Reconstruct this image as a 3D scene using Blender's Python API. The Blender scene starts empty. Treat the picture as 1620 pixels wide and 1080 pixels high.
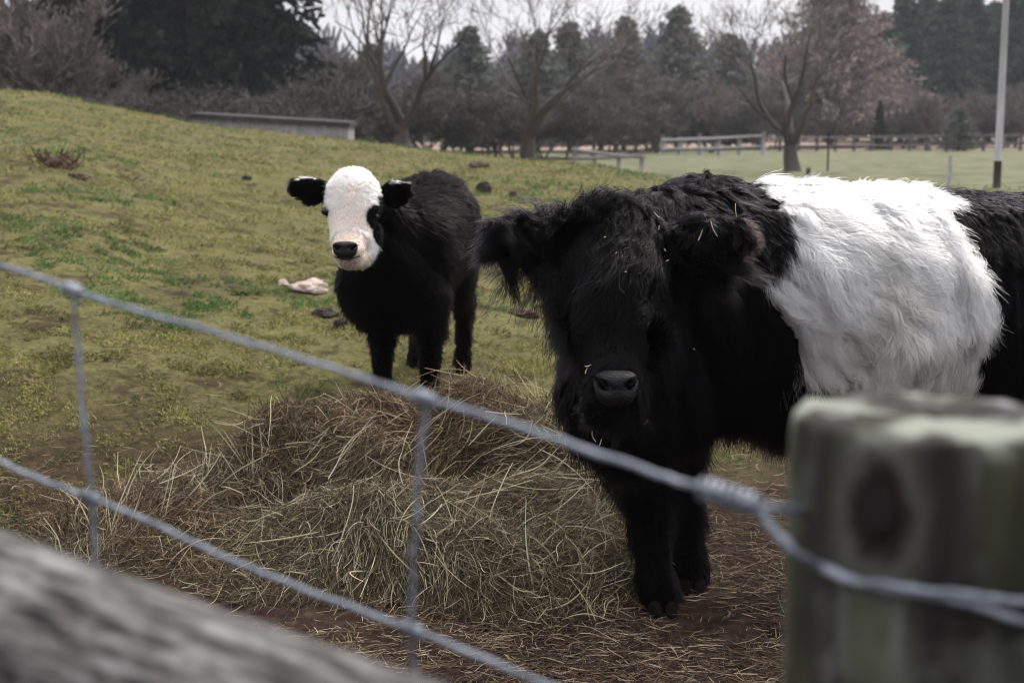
import bpy, bmesh, math, random
import numpy as np
from mathutils import Vector, Matrix, noise
from mathutils.kdtree import KDTree

sc = bpy.context.scene
COL = sc.collection
R = math.radians
rng = np.random.default_rng(7)
random.seed(7)

# ------------------------------------------------------------------ camera, sky, sun
CAM_Z, FPX, PITCH = 1.40, 2250.0, math.atan(340 / 2250.0)
cam_d = bpy.data.cameras.new('camera')
cam_d.sensor_width = 36.0
cam_d.lens = 50.0
cam_d.clip_start = 0.05
cam_d.clip_end = 2000.0
cam_d.dof.use_dof = True
cam_d.dof.focus_distance = 3.72
cam_d.dof.aperture_fstop = 5.0
cam = bpy.data.objects.new('camera', cam_d)
COL.objects.link(cam)
cam.location = (0, 0, CAM_Z)
cam.rotation_euler = (R(90) - PITCH, 0, 0)
sc.camera = cam

SUN_EL, SUN_AZ = R(48), R(32)          # azimuth from +Y towards +X
world = bpy.data.worlds.new("World")
sc.world = world
world.use_nodes = True
wn, wl = world.node_tree.nodes, world.node_tree.links
bg = wn['Background']
sky = wn.new('ShaderNodeTexSky')
sky.sky_type = 'NISHITA'
sky.sun_disc = False
sky.sun_elevation = SUN_EL
sky.sun_rotation = SUN_AZ
sky.air_density = 1.0
sky.dust_density = 3.0
tc = wn.new('ShaderNodeTexCoord')
mp = wn.new('ShaderNodeMapping')
mp.inputs['Scale'].default_value = (1.0, 1.0, 2.6)
cn = wn.new('ShaderNodeTexNoise')
cn.inputs['Scale'].default_value = 5.0
cn.inputs['Detail'].default_value = 6.0
cn.inputs['Roughness'].default_value = 0.55
cr = wn.new('ShaderNodeValToRGB')
cr.color_ramp.elements[0].position = 0.30
cr.color_ramp.elements[0].color = (5.9, 6.0, 6.5, 1)
cr.color_ramp.elements[1].position = 0.68
cr.color_ramp.elements[1].color = (9.9, 9.75, 9.9, 1)
mx = wn.new('ShaderNodeMixRGB')
mx.inputs[0].default_value = 0.88
wl.new(tc.outputs['Generated'], mp.inputs['Vector'])
wl.new(mp.outputs[0], cn.inputs['Vector'])
wl.new(cn.outputs['Fac'], cr.inputs[0])
wl.new(sky.outputs[0], mx.inputs[1])
wl.new(cr.outputs[0], mx.inputs[2])
# an overcast sky is brighter overhead than at the horizon
sz = wn.new('ShaderNodeSeparateXYZ'); wl.new(tc.outputs['Generated'], sz.inputs[0])
mr = wn.new('ShaderNodeMapRange'); mr.inputs['From Min'].default_value = 0.02; mr.inputs['From Max'].default_value = 0.9
mr.inputs['To Min'].default_value = 0.70; mr.inputs['To Max'].default_value = 1.75
wl.new(sz.outputs['Z'], mr.inputs['Value'])
ml = wn.new('ShaderNodeVectorMath'); ml.operation = 'SCALE'
wl.new(mx.outputs[0], ml.inputs[0]); wl.new(mr.outputs[0], ml.inputs['Scale'])
wl.new(ml.outputs[0], bg.inputs[0])
bg.inputs[1].default_value = 0.10

sun_d = bpy.data.lights.new('sun', 'SUN')
sun_d.energy = 2.2
sun_d.angle = R(8)
sun_d.color = (1.0, 0.95, 0.87)
sun = bpy.data.objects.new('sun', sun_d)
COL.objects.link(sun)
_d = Vector((math.cos(SUN_EL) * math.sin(SUN_AZ), math.cos(SUN_EL) * math.cos(SUN_AZ), math.sin(SUN_EL)))
sun.rotation_euler = _d.to_track_quat('Z', 'Y').to_euler()

sc.view_settings.view_transform = 'Standard'
sc.view_settings.look = 'None'
sc.view_settings.exposure = 0.6
sc.view_settings.gamma = 1.0
sc.render.engine = 'CYCLES'
sc.cycles.max_bounces = 6
sc.cycles.transparent_max_bounces = 8
sc.cycles.use_denoising = True
sc.cycles.denoising_prefilter = 'ACCURATE'
sc.cycles.pixel_filter_type = 'BLACKMAN_HARRIS'
sc.cycles.filter_width = 1.1

# ------------------------------------------------------------------ helpers
def V3(px, py, Y):
    """point on the line of sight of photo pixel (px,py) at distance Y along the ground"""
    u = (px - 810) / FPX
    v = (540 - py) / FPX
    cp, sp = math.cos(PITCH), math.sin(PITCH)
    d = np.array([u, cp + v * sp, -sp + v * cp])
    return np.array([0, 0, CAM_Z]) + d * (Y / d[1])

def sstep(a, b, x):
    t = np.clip((x - a) / (b - a), 0, 1)
    return t * t * (3 - 2 * t)

_w = np.random.default_rng(11)
_WD = _w.normal(size=(3, 14, 3)); _WD /= np.linalg.norm(_WD, axis=2, keepdims=True)
_WF = _w.uniform(0.7, 2.2, (3, 14)); _WP = _w.uniform(0, 6.28, (3, 14))
def vnoise(p, f=1.0, ch=3, seed=0.0):
    """smooth vector noise made of random waves, about -1..1"""
    p = np.asarray(p, float)
    out = np.zeros((len(p), ch))
    for c in range(ch):
        ph = (p @ (_WD[c].T)) * (_WF[c] * f * 3.0) + _WP[c] + seed * (c + 1.7)
        out[:, c] = np.sin(ph + 1.3 * np.sin(ph[:, ::-1] * 0.7)).sum(1) / 3.4
    return out

CREST_PX = [-1500, -400, 0, 100, 200, 300, 400, 550, 650, 750, 850, 950, 1050, 1120, 1250, 4000]
CREST_PY = [120, 135, 143, 150, 172, 195, 207, 222, 235, 248, 258, 267, 276, 284, 300, 300]
CREST_W = [1, 1, 1, 1, 1, 1, 1, 1, 1, 1, 1, 1, .75, .35, 0, 0]
def ground_z(x, y):
    x = np.asarray(x, float); y = np.asarray(y, float)
    yy = np.maximum(y, 2.0)
    px = np.clip(810 + FPX * x / yy, -1500, 4000)
    dc = np.interp(px, [500, 1050], [26, 20])
    zc = (1.40 + (200 - np.interp(px, CREST_PX, CREST_PY)) / FPX * dc) * np.interp(px, CREST_PX, CREST_W)
    t = np.clip((yy - 4.6) / (dc - 4.6), 0, 1)
    prof = zc * (t ** 0.72) * np.where(t < 1, 1, 0) + np.where(t >= 1, zc * (1 - sstep(dc, dc + 22, yy)), 0)
    # rounded off foot of the hill
    prof = prof * sstep(4.3, 6.2, yy)
    q = np.stack([x.ravel(), y.ravel(), np.zeros(x.size)], 1)
    b = vnoise(q, 0.33, 1)[:, 0] * 0.020 + vnoise(q, 1.3, 1, 3.0)[:, 0] * 0.010
    b = b.reshape(x.shape) * sstep(200, 60, y)
    far = 12.0 * sstep(150, 420, y)
    return prof + b + far

def gz(x, y):
    return float(ground_z(np.array([x]), np.array([y]))[0])

def hit(px, py, y0=2.5, y1=140):
    """where the line of sight meets the terrain"""
    Y = np.linspace(y0, y1, 6000)
    a, b = V3(px, py, 1.0), V3(px, py, 2.0)
    pts = a[None] + (b - a)[None] * (Y - 1)[:, None]
    g = ground_z(pts[:, 0], pts[:, 1])
    k = np.argmax(pts[:, 2] < g)
    return pts[k][0], pts[k][1], g[k]

def mat(name):
    m = bpy.data.materials.new(name)
    m.use_nodes = True
    nt = m.node_tree
    return m, nt, nt.nodes, nt.links, nt.nodes['Principled BSDF']

def noise_mat(name, c1, c2, scale=8.0, rough=0.8, stretch=(1, 1, 1), bump=0.0, bscale=40.0, c3=None, detail=6.0,
              pos=(0.35, 0.68), metallic=0.0, spec=0.3, dist=0.01, extra=None):
    m, nt, n, l, p = mat(name)
    t = n.new('ShaderNodeTexCoord'); mpn = n.new('ShaderNodeMapping')
    mpn.inputs['Scale'].default_value = stretch
    l.new(t.outputs['Object'], mpn.inputs[0])
    nz = n.new('ShaderNodeTexNoise'); nz.inputs['Scale'].default_value = scale; nz.inputs['Detail'].default_value = detail
    nz.inputs['Roughness'].default_value = 0.6
    l.new(mpn.outputs[0], nz.inputs['Vector'])
    r = n.new('ShaderNodeValToRGB')
    r.color_ramp.elements[0].position = pos[0]; r.color_ramp.elements[0].color = (*c1, 1)
    r.color_ramp.elements[1].position = pos[1]; r.color_ramp.elements[1].color = (*c2, 1)
    if c3:
        e = r.color_ramp.elements.new((pos[0] + pos[1]) / 2); e.color = (*c3, 1)
    l.new(nz.outputs['Fac'], r.inputs[0])
    l.new(r.outputs[0], p.inputs['Base Color'])
    p.inputs['Roughness'].default_value = rough
    p.inputs['Metallic'].default_value = metallic
    p.inputs['Specular IOR Level'].default_value = spec
    if bump:
        nb = n.new('ShaderNodeTexNoise'); nb.inputs['Scale'].default_value = bscale; nb.inputs['Detail'].default_value = 5
        l.new(mpn.outputs[0], nb.inputs['Vector'])
        bp = n.new('ShaderNodeBump'); bp.inputs['Strength'].default_value = bump; bp.inputs['Distance'].default_value = dist
        l.new(nb.outputs['Fac'], bp.inputs['Height']); l.new(bp.outputs[0], p.inputs['Normal'])
    return m

def attr_mat(name, rough=0.8, spec=0.2, trans=0.0, attr='col'):
    """colour from an attribute of the geometry (strand or leaf colour), with a little translucency"""
    m, nt, n, l, p = mat(name)
    a = n.new('ShaderNodeAttribute'); a.attribute_name = attr
    l.new(a.outputs['Color'], p.inputs['Base Color'])
    p.inputs['Roughness'].default_value = rough
    p.inputs['Specular IOR Level'].default_value = spec
    if trans:
        tr = n.new('ShaderNodeBsdfTranslucent'); l.new(a.outputs['Color'], tr.inputs[0])
        ms = n.new('ShaderNodeMixShader'); ms.inputs[0].default_value = trans
        out = n['Material Output']
        l.new(p.outputs[0], ms.inputs[1]); l.new(tr.outputs[0], ms.inputs[2]); l.new(ms.outputs[0], out.inputs[0])
    return m

def mesh_np(name, verts, faces, m=None, parent=None, smooth=True, cols=None, link=True):
    """faces: (n,k) int array"""
    me = bpy.data.meshes.new(name)
    verts = np.asarray(verts, np.float32); faces = np.asarray(faces, np.int32)
    k = faces.shape[1]
    me.vertices.add(len(verts)); me.vertices.foreach_set('co', verts.ravel())
    me.loops.add(faces.size); me.loops.foreach_set('vertex_index', faces.ravel())
    me.polygons.add(len(faces))
    me.polygons.foreach_set('loop_start', np.arange(0, faces.size, k, dtype=np.int32))
    me.polygons.foreach_set('use_smooth', np.full(len(faces), smooth))
    me.update(calc_edges=True)
    if cols is not None:
        at = me.color_attributes.new('col', 'FLOAT_COLOR', 'POINT')
        c = np.ones((len(verts), 4), np.float32); c[:, :3] = cols
        at.data.foreach_set('color', c.ravel())
    if m: me.materials.append(m)
    if not link: return me
    o = bpy.data.objects.new(name, me); COL.objects.link(o)
    if parent: o.parent = parent
    return o

def bm_obj(name, bm, m=None, parent=None, smooth=True, bevel=0.0):
    me = bpy.data.meshes.new(name)
    if bevel:
        bmesh.ops.bevel(bm, geom=list(bm.edges), offset=bevel, segments=2, affect='EDGES')
    bm.to_mesh(me); bm.free()
    if m: me.materials.append(m)
    for p in me.polygons: p.use_smooth = smooth
    o = bpy.data.objects.new(name, me); COL.objects.link(o)
    if parent: o.parent = parent
    return o

def thing(name, label, cat, loc=(0, 0, 0), rz=0, group=None):
    o = bpy.data.objects.new(name, None); COL.objects.link(o)
    o.empty_display_size = 0.2
    o.location = tuple(float(v) for v in loc); o.rotation_euler = (0, 0, rz)
    return tag(o, label, cat, group)

def tag(o, label, cat, group=None):
    o['label'] = label; o['category'] = cat
    if group: o['group'] = group
    return o

def kind(o, k, label=None):
    o['kind'] = k
    if label: o['label'] = label
    return o

def tube(bm, pts, radii, n=8, cap=True):
    """tapered tube through points"""
    rings = []
    pts = [Vector(p) for p in pts]
    up = Vector((0, 0, 1))
    for i, p in enumerate(pts):
        t = (pts[min(i + 1, len(pts) - 1)] - pts[max(i - 1, 0)]).normalized()
        a = t.cross(up)
        if a.length < 0.05: a = t.cross(Vector((1, 0, 0)))
        a.normalize(); b = t.cross(a)
        r = radii[i] if hasattr(radii, '__len__') else radii
        rings.append([bm.verts.new(p + (a * math.cos(k * 2 * math.pi / n) + b * math.sin(k * 2 * math.pi / n)) * r) for k in range(n)])
    for i in range(len(rings) - 1):
        for k in range(n):
            bm.faces.new((rings[i][k], rings[i][(k + 1) % n], rings[i + 1][(k + 1) % n], rings[i + 1][k]))
    if cap:
        bm.faces.new(rings[0]); bm.faces.new(rings[-1][::-1])
    return rings

def box(bm, c, s, rz=0.0, ry=0.0):
    M = Matrix.Translation(c) @ Matrix.Rotation(rz, 4, 'Z') @ Matrix.Rotation(ry, 4, 'Y') @ Matrix.Diagonal((*s, 1))
    bmesh.ops.create_cube(bm, size=1.0, matrix=M)

def curves_obj(name, P, radius, m, parent=None, cols=None):
    """P (n,k,3) strands, radius (n,k) -> one hair-curves object"""
    n, k = P.shape[:2]
    hc = bpy.data.hair_curves.new(name)
    hc.add_curves([k] * n)
    hc.attributes['position'].data.foreach_set('vector', np.ascontiguousarray(P, np.float32).ravel())
    ra = hc.attributes.new('radius', 'FLOAT', 'POINT')
    ra.data.foreach_set('value', np.ascontiguousarray(np.broadcast_to(radius, (n, k)), np.float32).ravel())
    if cols is not None:
        ca = hc.attributes.new('col', 'FLOAT_COLOR', 'CURVE')
        c = np.ones((n, 4), np.float32); c[:, :3] = cols
        ca.data.foreach_set('color', c.ravel())
    hc.materials.append(m)
    o = bpy.data.objects.new(name, hc); COL.objects.link(o)
    if parent: o.parent = parent
    return o

def norm(a):
    return a / np.maximum(np.linalg.norm(a, axis=-1, keepdims=True), 1e-9)

def sample_mesh(me, n, r, dens=None):
    """random points on a mesh -> positions, smooth normals"""
    nv = len(me.vertices)
    co = np.empty(nv * 3, np.float32); me.vertices.foreach_get('co', co); co = co.reshape(-1, 3).astype(float)
    no = np.empty(nv * 3, np.float32); me.vertex_normals.foreach_get('vector', no); no = no.reshape(-1, 3).astype(float)
    me.calc_loop_triangles()
    nt = len(me.loop_triangles)
    tr = np.empty(nt * 3, np.int32); me.loop_triangles.foreach_get('vertices', tr); tr = tr.reshape(-1, 3)
    a, b, c = co[tr[:, 0]], co[tr[:, 1]], co[tr[:, 2]]
    ar = np.linalg.norm(np.cross(b - a, c - a), axis=1)
    if dens is not None:
        ar = ar * dens((a + b + c) / 3, norm(no[tr[:, 0]]))
    k = r.choice(nt, n, p=ar / ar.sum())
    u = r.random((n, 1)); v = r.random((n, 1)); s = np.sqrt(u)
    w0, w1, w2 = 1 - s, s * (1 - v), s * v
    p = a[k] * w0 + b[k] * w1 + c[k] * w2
    nn = norm(no[tr[k, 0]] * w0 + no[tr[k, 1]] * w1 + no[tr[k, 2]] * w2)
    return p, nn

def grow_fur(me, n, nguide, flow, length, r, steps=8, clump=0.7, frizz=0.12, lift=0.55, curl=0.25, grav=0.3, dens=None, waves=2.2):
    """fur strands: guides follow a flow field over the body, strands are drawn together into locks around them"""
    gp, gn = sample_mesh(me, nguide, r, dens)
    L = length(gp, gn)
    lf = lift(gp, gn) if callable(lift) else np.full(nguide, lift)
    f = flow(gp, gn)
    G = np.zeros((nguide, steps, 3)); G[:, 0] = gp
    ph = r.uniform(0, 6.28, nguide); am = r.uniform(0.3, 1.0, nguide) * curl; wv = waves * r.uniform(0.6, 1.4, nguide)
    side = norm(np.cross(gn, f))
    for k in range(1, steps):
        t = k / (steps - 1.0)
        d = norm(f + gn * (lf * (1 - 0.75 * t))[:, None])
        d = d + np.array([0, 0, -1.0]) * grav * t
        d = d + side * (am * np.cos(ph + wv * t * 3.14))[:, None] + gn * (0.5 * am * np.sin(ph + wv * t * 3.14))[:, None]
        G[:, k] = G[:, k - 1] + norm(d) * (L / (steps - 1))[:, None]
    p, nn = sample_mesh(me, n, r, dens)
    kd = KDTree(nguide)
    for i in range(nguide): kd.insert(gp[i], i)
    kd.balance()
    jit = r.normal(0, 0.003, (n, 3))
    idx = np.array([kd.find(q)[1] for q in (p + jit)], int)
    T = np.linspace(0, 1, steps)[None, :, None]
    sc_ = r.uniform(0.6, 1.15, n)
    rel = (G[idx] - gp[idx][:, None]) * sc_[:, None, None]
    off = (p - gp[idx])[:, None] * (1 - clump * T ** 0.8 * r.uniform(0.5, 1.0, (n, 1, 1)))
    fr = r.normal(0, 1, (n, 1, 3)) * frizz * (L[idx] * sc_)[:, None, None] * T ** 1.5
    wob = np.cumsum(r.normal(0, 1, (n, steps, 3)), axis=1) * (frizz * 0.25 * L[idx])[:, None, None] * T
    S = gp[idx][:, None] + rel + off + fr + wob
    S[:, 0] = p - nn * 0.003
    return S, p, nn

def ellips(c, r, rot=None, sub=2):
    bm = bmesh.new(); bmesh.ops.create_icosphere(bm, subdivisions=sub, radius=1.0)
    M = Matrix.Translation(Vector(c)) @ (rot.to_4x4() if rot else Matrix()) @ Matrix.Diagonal((r[0], r[1], r[2], 1))
    v = [(M @ x.co)[:] for x in bm.verts]; bm.free()
    return v

def hull(bm, *lists):
    vs = [bm.verts.new(v) for L in lists for v in L]
    res = bmesh.ops.convex_hull(bm, input=vs)
    junk = list({e for e in list(res['geom_unused']) + list(res['geom_interior']) if isinstance(e, bmesh.types.BMVert) and e.is_valid})
    if junk: bmesh.ops.delete(bm, geom=junk, context='VERTS')

def solidify_body(name, bm, voxel, smooth_it, m, parent):
    """melt overlapping volumes into ONE continuous surface"""
    me = bpy.data.meshes.new('tmp'); bm.to_mesh(me); bm.free()
    o = bpy.data.objects.new('tmp', me); COL.objects.link(o)
    rm = o.modifiers.new('r', 'REMESH'); rm.mode = 'VOXEL'; rm.voxel_size = voxel; rm.use_smooth_shade = True
    s = o.modifiers.new('s', 'SMOOTH'); s.factor = 0.5; s.iterations = smooth_it
    dg = bpy.context.evaluated_depsgraph_get(); dg.update()
    out = bpy.data.meshes.new_from_object(o.evaluated_get(dg)); out.name = name
    bpy.data.objects.remove(o); bpy.data.meshes.remove(me)
    out.materials.clear(); out.materials.append(m)
    b = bpy.data.objects.new(name, out); COL.objects.link(b); b.parent = parent
    return b

def vert_color(me, fn):
    nv = len(me.vertices); co = np.empty(nv * 3, np.float32); me.vertices.foreach_get('co', co); co = co.reshape(-1, 3).astype(float)
    at = me.color_attributes.new('col', 'FLOAT_COLOR', 'POINT')
    c = np.ones((nv, 4), np.float32); c[:, :3] = fn(co)
    at.data.foreach_set('color', c.ravel())

# ------------------------------------------------------------------ ground
def ground_material():
    m, nt, n, l, p = mat('pasture')
    g = n.new('ShaderNodeNewGeometry')
    sx = n.new('ShaderNodeSeparateXYZ'); l.new(g.outputs['Position'], sx.inputs[0])
    def nz(scale, detail=6, rough=0.6, vec=None):
        t = n.new('ShaderNodeTexNoise'); t.inputs['Scale'].default_value = scale; t.inputs['Detail'].default_value = detail
        t.inputs['Roughness'].default_value = rough; l.new(vec or g.outputs['Position'], t.inputs['Vector']); return t.outputs['Fac']
    def ramp(src, *st):
        r = n.new('ShaderNodeValToRGB')
        r.color_ramp.elements[0].position = st[0][0]; r.color_ramp.elements[0].color = (*st[0][1], 1)
        r.color_ramp.elements[1].position = st[-1][0]; r.color_ramp.elements[1].color = (*st[-1][1], 1)
        for s in st[1:-1]:
            e = r.color_ramp.elements.new(s[0]); e.color = (*s[1], 1)
        l.new(src, r.inputs[0]); return r.outputs[0]
    def mth(op, a, b=None, clamp=False):
        k = n.new('ShaderNodeMath'); k.operation = op; k.use_clamp = clamp
        for i, v in enumerate((a, b)):
            if v is None: continue
            if isinstance(v, (int, float)): k.inputs[i].default_value = v
            else: l.new(v, k.inputs[i])
        return k.outputs[0]
    def mix(f, a, b):
        k = n.new('ShaderNodeMixRGB'); l.new(f, k.inputs[0]); l.new(a, k.inputs[1]); l.new(b, k.inputs[2]); return k.outputs[0]
    grass = ramp(nz(1.9, 8, 0.68), (0.30, (0.040, 0.034, 0.018)), (0.45, (0.105, 0.088, 0.036)), (0.58, (0.175, 0.148, 0.062)), (0.72, (0.12, 0.115, 0.035)))
    gfine = ramp(nz(28, 5, 0.75), (0.36, (0.028, 0.020, 0.013)), (0.52, (0.13, 0.115, 0.050)), (0.70, (0.22, 0.19, 0.09)))
    grass = mix(mth('MULTIPLY', 0.55, 1.0), grass, gfine)
    under = n.new('ShaderNodeMixRGB'); under.blend_type = 'MULTIPLY'; under.inputs[0].default_value = 1; under.inputs[2].default_value = (1.0, 1.06, .95, 1); l.new(grass, under.inputs[1]); grass = under.outputs[0]
    green = ramp(nz(0.55, 5, 0.65), (0.62, (0, 0, 0)), (0.70, (1, 1, 1)))
    gcol = n.new('ShaderNodeRGB'); gcol.outputs[0].default_value = (0.050, 0.105, 0.036, 1)
    grass = mix(mth('MULTIPLY', green, 0.65), grass, gcol.outputs[0])
    dirt = ramp(nz(16, 9, 0.75), (0.34, (0.012, 0.008, 0.006)), (0.52, (0.044, 0.026, 0.019)), (0.68, (0.095, 0.060, 0.042)))
    # bare soil shows through in spots
    spots = ramp(nz(3.4, 9, 0.72), (0.52, (0, 0, 0)), (0.60, (1, 1, 1)))
    # trodden ground around the hay and along the fence
    wob = mth('MULTIPLY', mth('SUBTRACT', nz(1.3, 7, 0.65), 0.5), 3.2)
    edge = mth('ADD', sx.outputs['Y'], wob)
    near = mth('SUBTRACT', 1.0, mth('DIVIDE', mth('SUBTRACT', edge, 5.1), 1.3), True)
    sel = mth('MAXIMUM', near, mth('MULTIPLY', spots, 0.8), True)
    col = mix(sel, grass, dirt)
    # paler field beyond the knoll, then dry grass beyond the far fence
    pale = ramp(nz(0.8, 9, 0.75), (0.36, (0.075, 0.078, 0.045)), (0.50, (0.145, 0.148, 0.085)), (0.66, (0.21, 0.20, 0.125)))
    fx = mth('ADD', sx.outputs['Y'], mth('MULTIPLY', sx.outputs['X'], 1.2))
    f1 = mth('DIVIDE', mth('SUBTRACT', fx, 21), 12.0, True)
    f1 = mth('MULTIPLY', f1, mth('DIVIDE', mth('ADD', sx.outputs['X'], 2.0), 4.0, True))
    col = mix(f1, col, pale)
    dry = ramp(nz(0.15, 6, 0.6), (0.35, (0.20, 0.145, 0.11)), (0.65, (0.34, 0.26, 0.20)))
    f2 = mth('DIVIDE', mth('SUBTRACT', mth('ADD', sx.outputs['Y'], mth('MULTIPLY', wob, 1.0)), 83), 3.0, True)
    col = mix(f2, col, dry)
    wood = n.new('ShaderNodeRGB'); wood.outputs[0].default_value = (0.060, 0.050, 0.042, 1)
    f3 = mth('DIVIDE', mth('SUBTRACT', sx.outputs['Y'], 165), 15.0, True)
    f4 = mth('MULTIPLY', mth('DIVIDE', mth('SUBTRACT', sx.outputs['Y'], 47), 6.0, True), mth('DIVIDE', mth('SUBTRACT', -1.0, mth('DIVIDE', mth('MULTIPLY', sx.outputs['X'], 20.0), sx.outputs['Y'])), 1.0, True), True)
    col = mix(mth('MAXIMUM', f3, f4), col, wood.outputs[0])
    l.new(col, p.inputs['Base Color'])
    p.inputs['Roughness'].default_value = 0.95; p.inputs['Specular IOR Level'].default_value = 0.08
    bp = n.new('ShaderNodeBump'); bp.inputs['Strength'].default_value = 0.9; bp.inputs['Distance'].default_value = 0.035
    l.new(nz(18, 9, 0.7), bp.inputs['Height']); l.new(bp.outputs[0], p.inputs['Normal'])
    return m

def axis(lims, steps):
    out = []
    for (a, b), s in zip(lims, steps): out += list(np.arange(a, b, s))
    return np.array(out)
gx = axis([(-600, -60), (-60, -16), (-16, -5), (-5, 5), (5, 16), (16, 60), (60, 600.1)], [30, 1.2, .22, .07, .22, 1.2, 30])
gy = axis([(-60, -4), (-4, 2), (2, 9), (9, 30), (30, 60), (60, 160), (160, 900.1)], [8, .5, .07, .18, .8, 4, 30])
GX, GY = np.meshgrid(gx, gy)
GZ = ground_z(GX, GY)
near_w = sstep(12, 8, GY) * (np.abs(GX) < 5)
GZ = GZ + (vnoise(np.stack([GX.ravel(), GY.ravel(), np.zeros(GX.size)], 1), 6.0, 1, 5.0)[:, 0].reshape(GX.shape) * 0.008) * near_w
ny, nx = GX.shape
ii = np.arange(ny * nx).reshape(ny, nx)
fc = np.stack([ii[:-1, :-1].ravel(), ii[:-1, 1:].ravel(), ii[1:, 1:].ravel(), ii[1:, :-1].ravel()], 1)
kind(mesh_np('ground', np.stack([GX.ravel(), GY.ravel(), GZ.ravel()], 1), fc, ground_material()), 'structure')

# ------------------------------------------------------------------ trees
def ribbons(A, B, wa, wb, r):
    """crossing-free flat slivers from A to B, random roll -> verts, quads"""
    d = norm(B - A); s = norm(np.cross(d, r.normal(size=A.shape)))
    v = np.stack([A - s * wa[:, None], A + s * wa[:, None], B + s * wb[:, None], B - s * wb[:, None]], 1).reshape(-1, 3)
    f = np.arange(len(A) * 4).reshape(-1, 4)
    return v, f

def bare_tree_mesh(seed, H, trunk=0.22, fork=0.28, r0=0.035, spread=0.75, levels=5, kids=4, twigc=((.10, .085, .08), (.16, .135, .125)), trunkc=None, up=0.25, stems=1, droop=0.0, tw=0.0026, first=1.0):
    rr = random.Random(seed); r = np.random.default_rng(seed)
    bm = bmesh.new(); seg = []
    def grow(p, d, L, rad, lev):
        n = 4 if lev < 3 else 3
        pts = [p.copy()]; dd = d.copy(); rs = [rad]
        for i in range(n):
            dd = (dd + Vector((rr.gauss(0, .16), rr.gauss(0, .16), rr.gauss(0, .10) + up * .22 - droop * .2))).normalized()
            pts.append(pts[-1] + dd * (L / n)); rs.append(rad * (1 - 0.55 * (i + 1) / n))
        if lev <= 2: tube(bm, pts, rs, 6 if lev < 2 else 4, cap=False)
        else:
            for i in range(n): seg.append((pts[i][:], pts[i + 1][:], rs[i], rs[i + 1]))
        if lev < levels:
            nk = kids + (1 if lev == 0 else 0)
            for k in range(nk):
                t = rr.uniform(0.35, 1.0) if lev else rr.uniform(0.55, 1.0)
                if k == 0: t = 1.0
                i = min(int(t * n), n - 1); q = pts[i].lerp(pts[i + 1], t * n - i)
                az = rr.uniform(0, 6.283); sp = spread * rr.uniform(0.55, 1.25) * (0.45 if k == 0 else 1)
                a = dd.orthogonal().normalized(); a.rotate(Matrix.Rotation(az, 3, dd)) if False else None
                a = Matrix.Rotation(az, 3, dd) @ dd.orthogonal().normalized()
                nd = (dd * math.cos(sp) + a * math.sin(sp)).normalized()
                grow(q, nd, L * rr.uniform(0.58, 0.84) * (first if lev == 0 else 1), rs[i] * rr.uniform(.5, .72), lev + 1)
    for s in range(stems):
        d = Vector((rr.gauss(0, .05 if stems == 1 else .3), rr.gauss(0, .05 if stems == 1 else .3), 1)).normalized()
        grow(Vector((rr.gauss(0, .02 * (stems - 1)), rr.gauss(0, .02 * (stems - 1)), -0.03)), d, H * fork, H * r0 if stems == 1 else H * r0 * .6, 0)
    me = bpy.data.meshes.new('trunk'); bm.to_mesh(me); bm.free()
    for pz in me.polygons: pz.use_smooth = True
    me.materials.append(M_BARK if trunkc is None else trunkc)
    A = np.array([s[0] for s in seg]); B = np.array([s[1] for s in seg])
    wa = np.maximum(np.array([s[2] for s in seg]), tw * H); wb = np.maximum(np.array([s[3] for s in seg]), tw * H * .7)
    v, f = ribbons(A, B, wa, wb, r)
    c0, c1 = np.array(twigc[0]), np.array(twigc[1])
    cc = c0 + (c1 - c0) * r.random((len(A), 1))
    cm = mesh_np('crown', v, f, M_TWIG, smooth=False, cols=np.repeat(cc, 4, 0), link=False)
    return me, cm

def conifer_mesh(seed, H, Rb=0.24, c=((.005, .010, .007), (.017, .028, .017)), base=0.04, shape=1.0, droop=0.25, n=9000, sz=0.022, gap=0.30, rounded=0.0):
    r = np.random.default_rng(seed)
    bm = bmesh.new(); tube(bm, [(0, 0, -0.05 * H), (0, 0, .5 * H), (0, 0, H * .97)], [H * .02, H * .013, H * .002], 6)
    me = bpy.data.meshes.new('trunk'); bm.to_mesh(me); bm.free(); me.materials.append(M_BARK)
    nb = int(n / 28)
    hz = base + (1 - base) * (np.arange(nb) / nb) ** 1.15
    az = r.uniform(0, 6.283, nb)
    env = Rb * ((1 - hz) ** shape) * (1 - rounded * (1 - hz / 1.0) ** 3) + 0.012
    ln = env * r.uniform(0.35, 1.22, nb) * (1 + 0.07 * np.sin(hz * 23 + seed))
    keep = r.random(nb) > gap * 0.5
    hz, az, ln = hz[keep], az[keep], ln[keep]
    t = np.sqrt(r.random((len(hz), 28))) * 0.95 + 0.05
    rad = ln[:, None] * t
    x = np.cos(az)[:, None] * rad; y = np.sin(az)[:, None] * rad
    z = hz[:, None] + rad * (0.25 - droop) - droop * 0.6 * rad * t
    A = np.stack([x, y, z], 2).reshape(-1, 3); A += r.normal(0, .008, A.shape)
    out = np.stack([np.cos(az)[:, None] * np.ones_like(t), np.sin(az)[:, None] * np.ones_like(t), -0.35 - 0.4 * r.random(t.shape)], 2).reshape(-1, 3)
    out = norm(norm(out) + r.normal(0, .45, out.shape))
    L = sz * r.uniform(.6, 1.5, len(A))
    A *= H; L *= H
    v, f = ribbons(A, A + out * L[:, None], L * .30, L * .12, r)
    c0, c1 = np.array(c[0]), np.array(c[1])
    shade = r.random((len(A), 1))
    cc = c0 + (c1 - c0) * shade
    cm = mesh_np('foliage', v, f, M_LEAF, smooth=False, cols=np.repeat(cc, 4, 0), link=False)
    return me, cm

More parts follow.
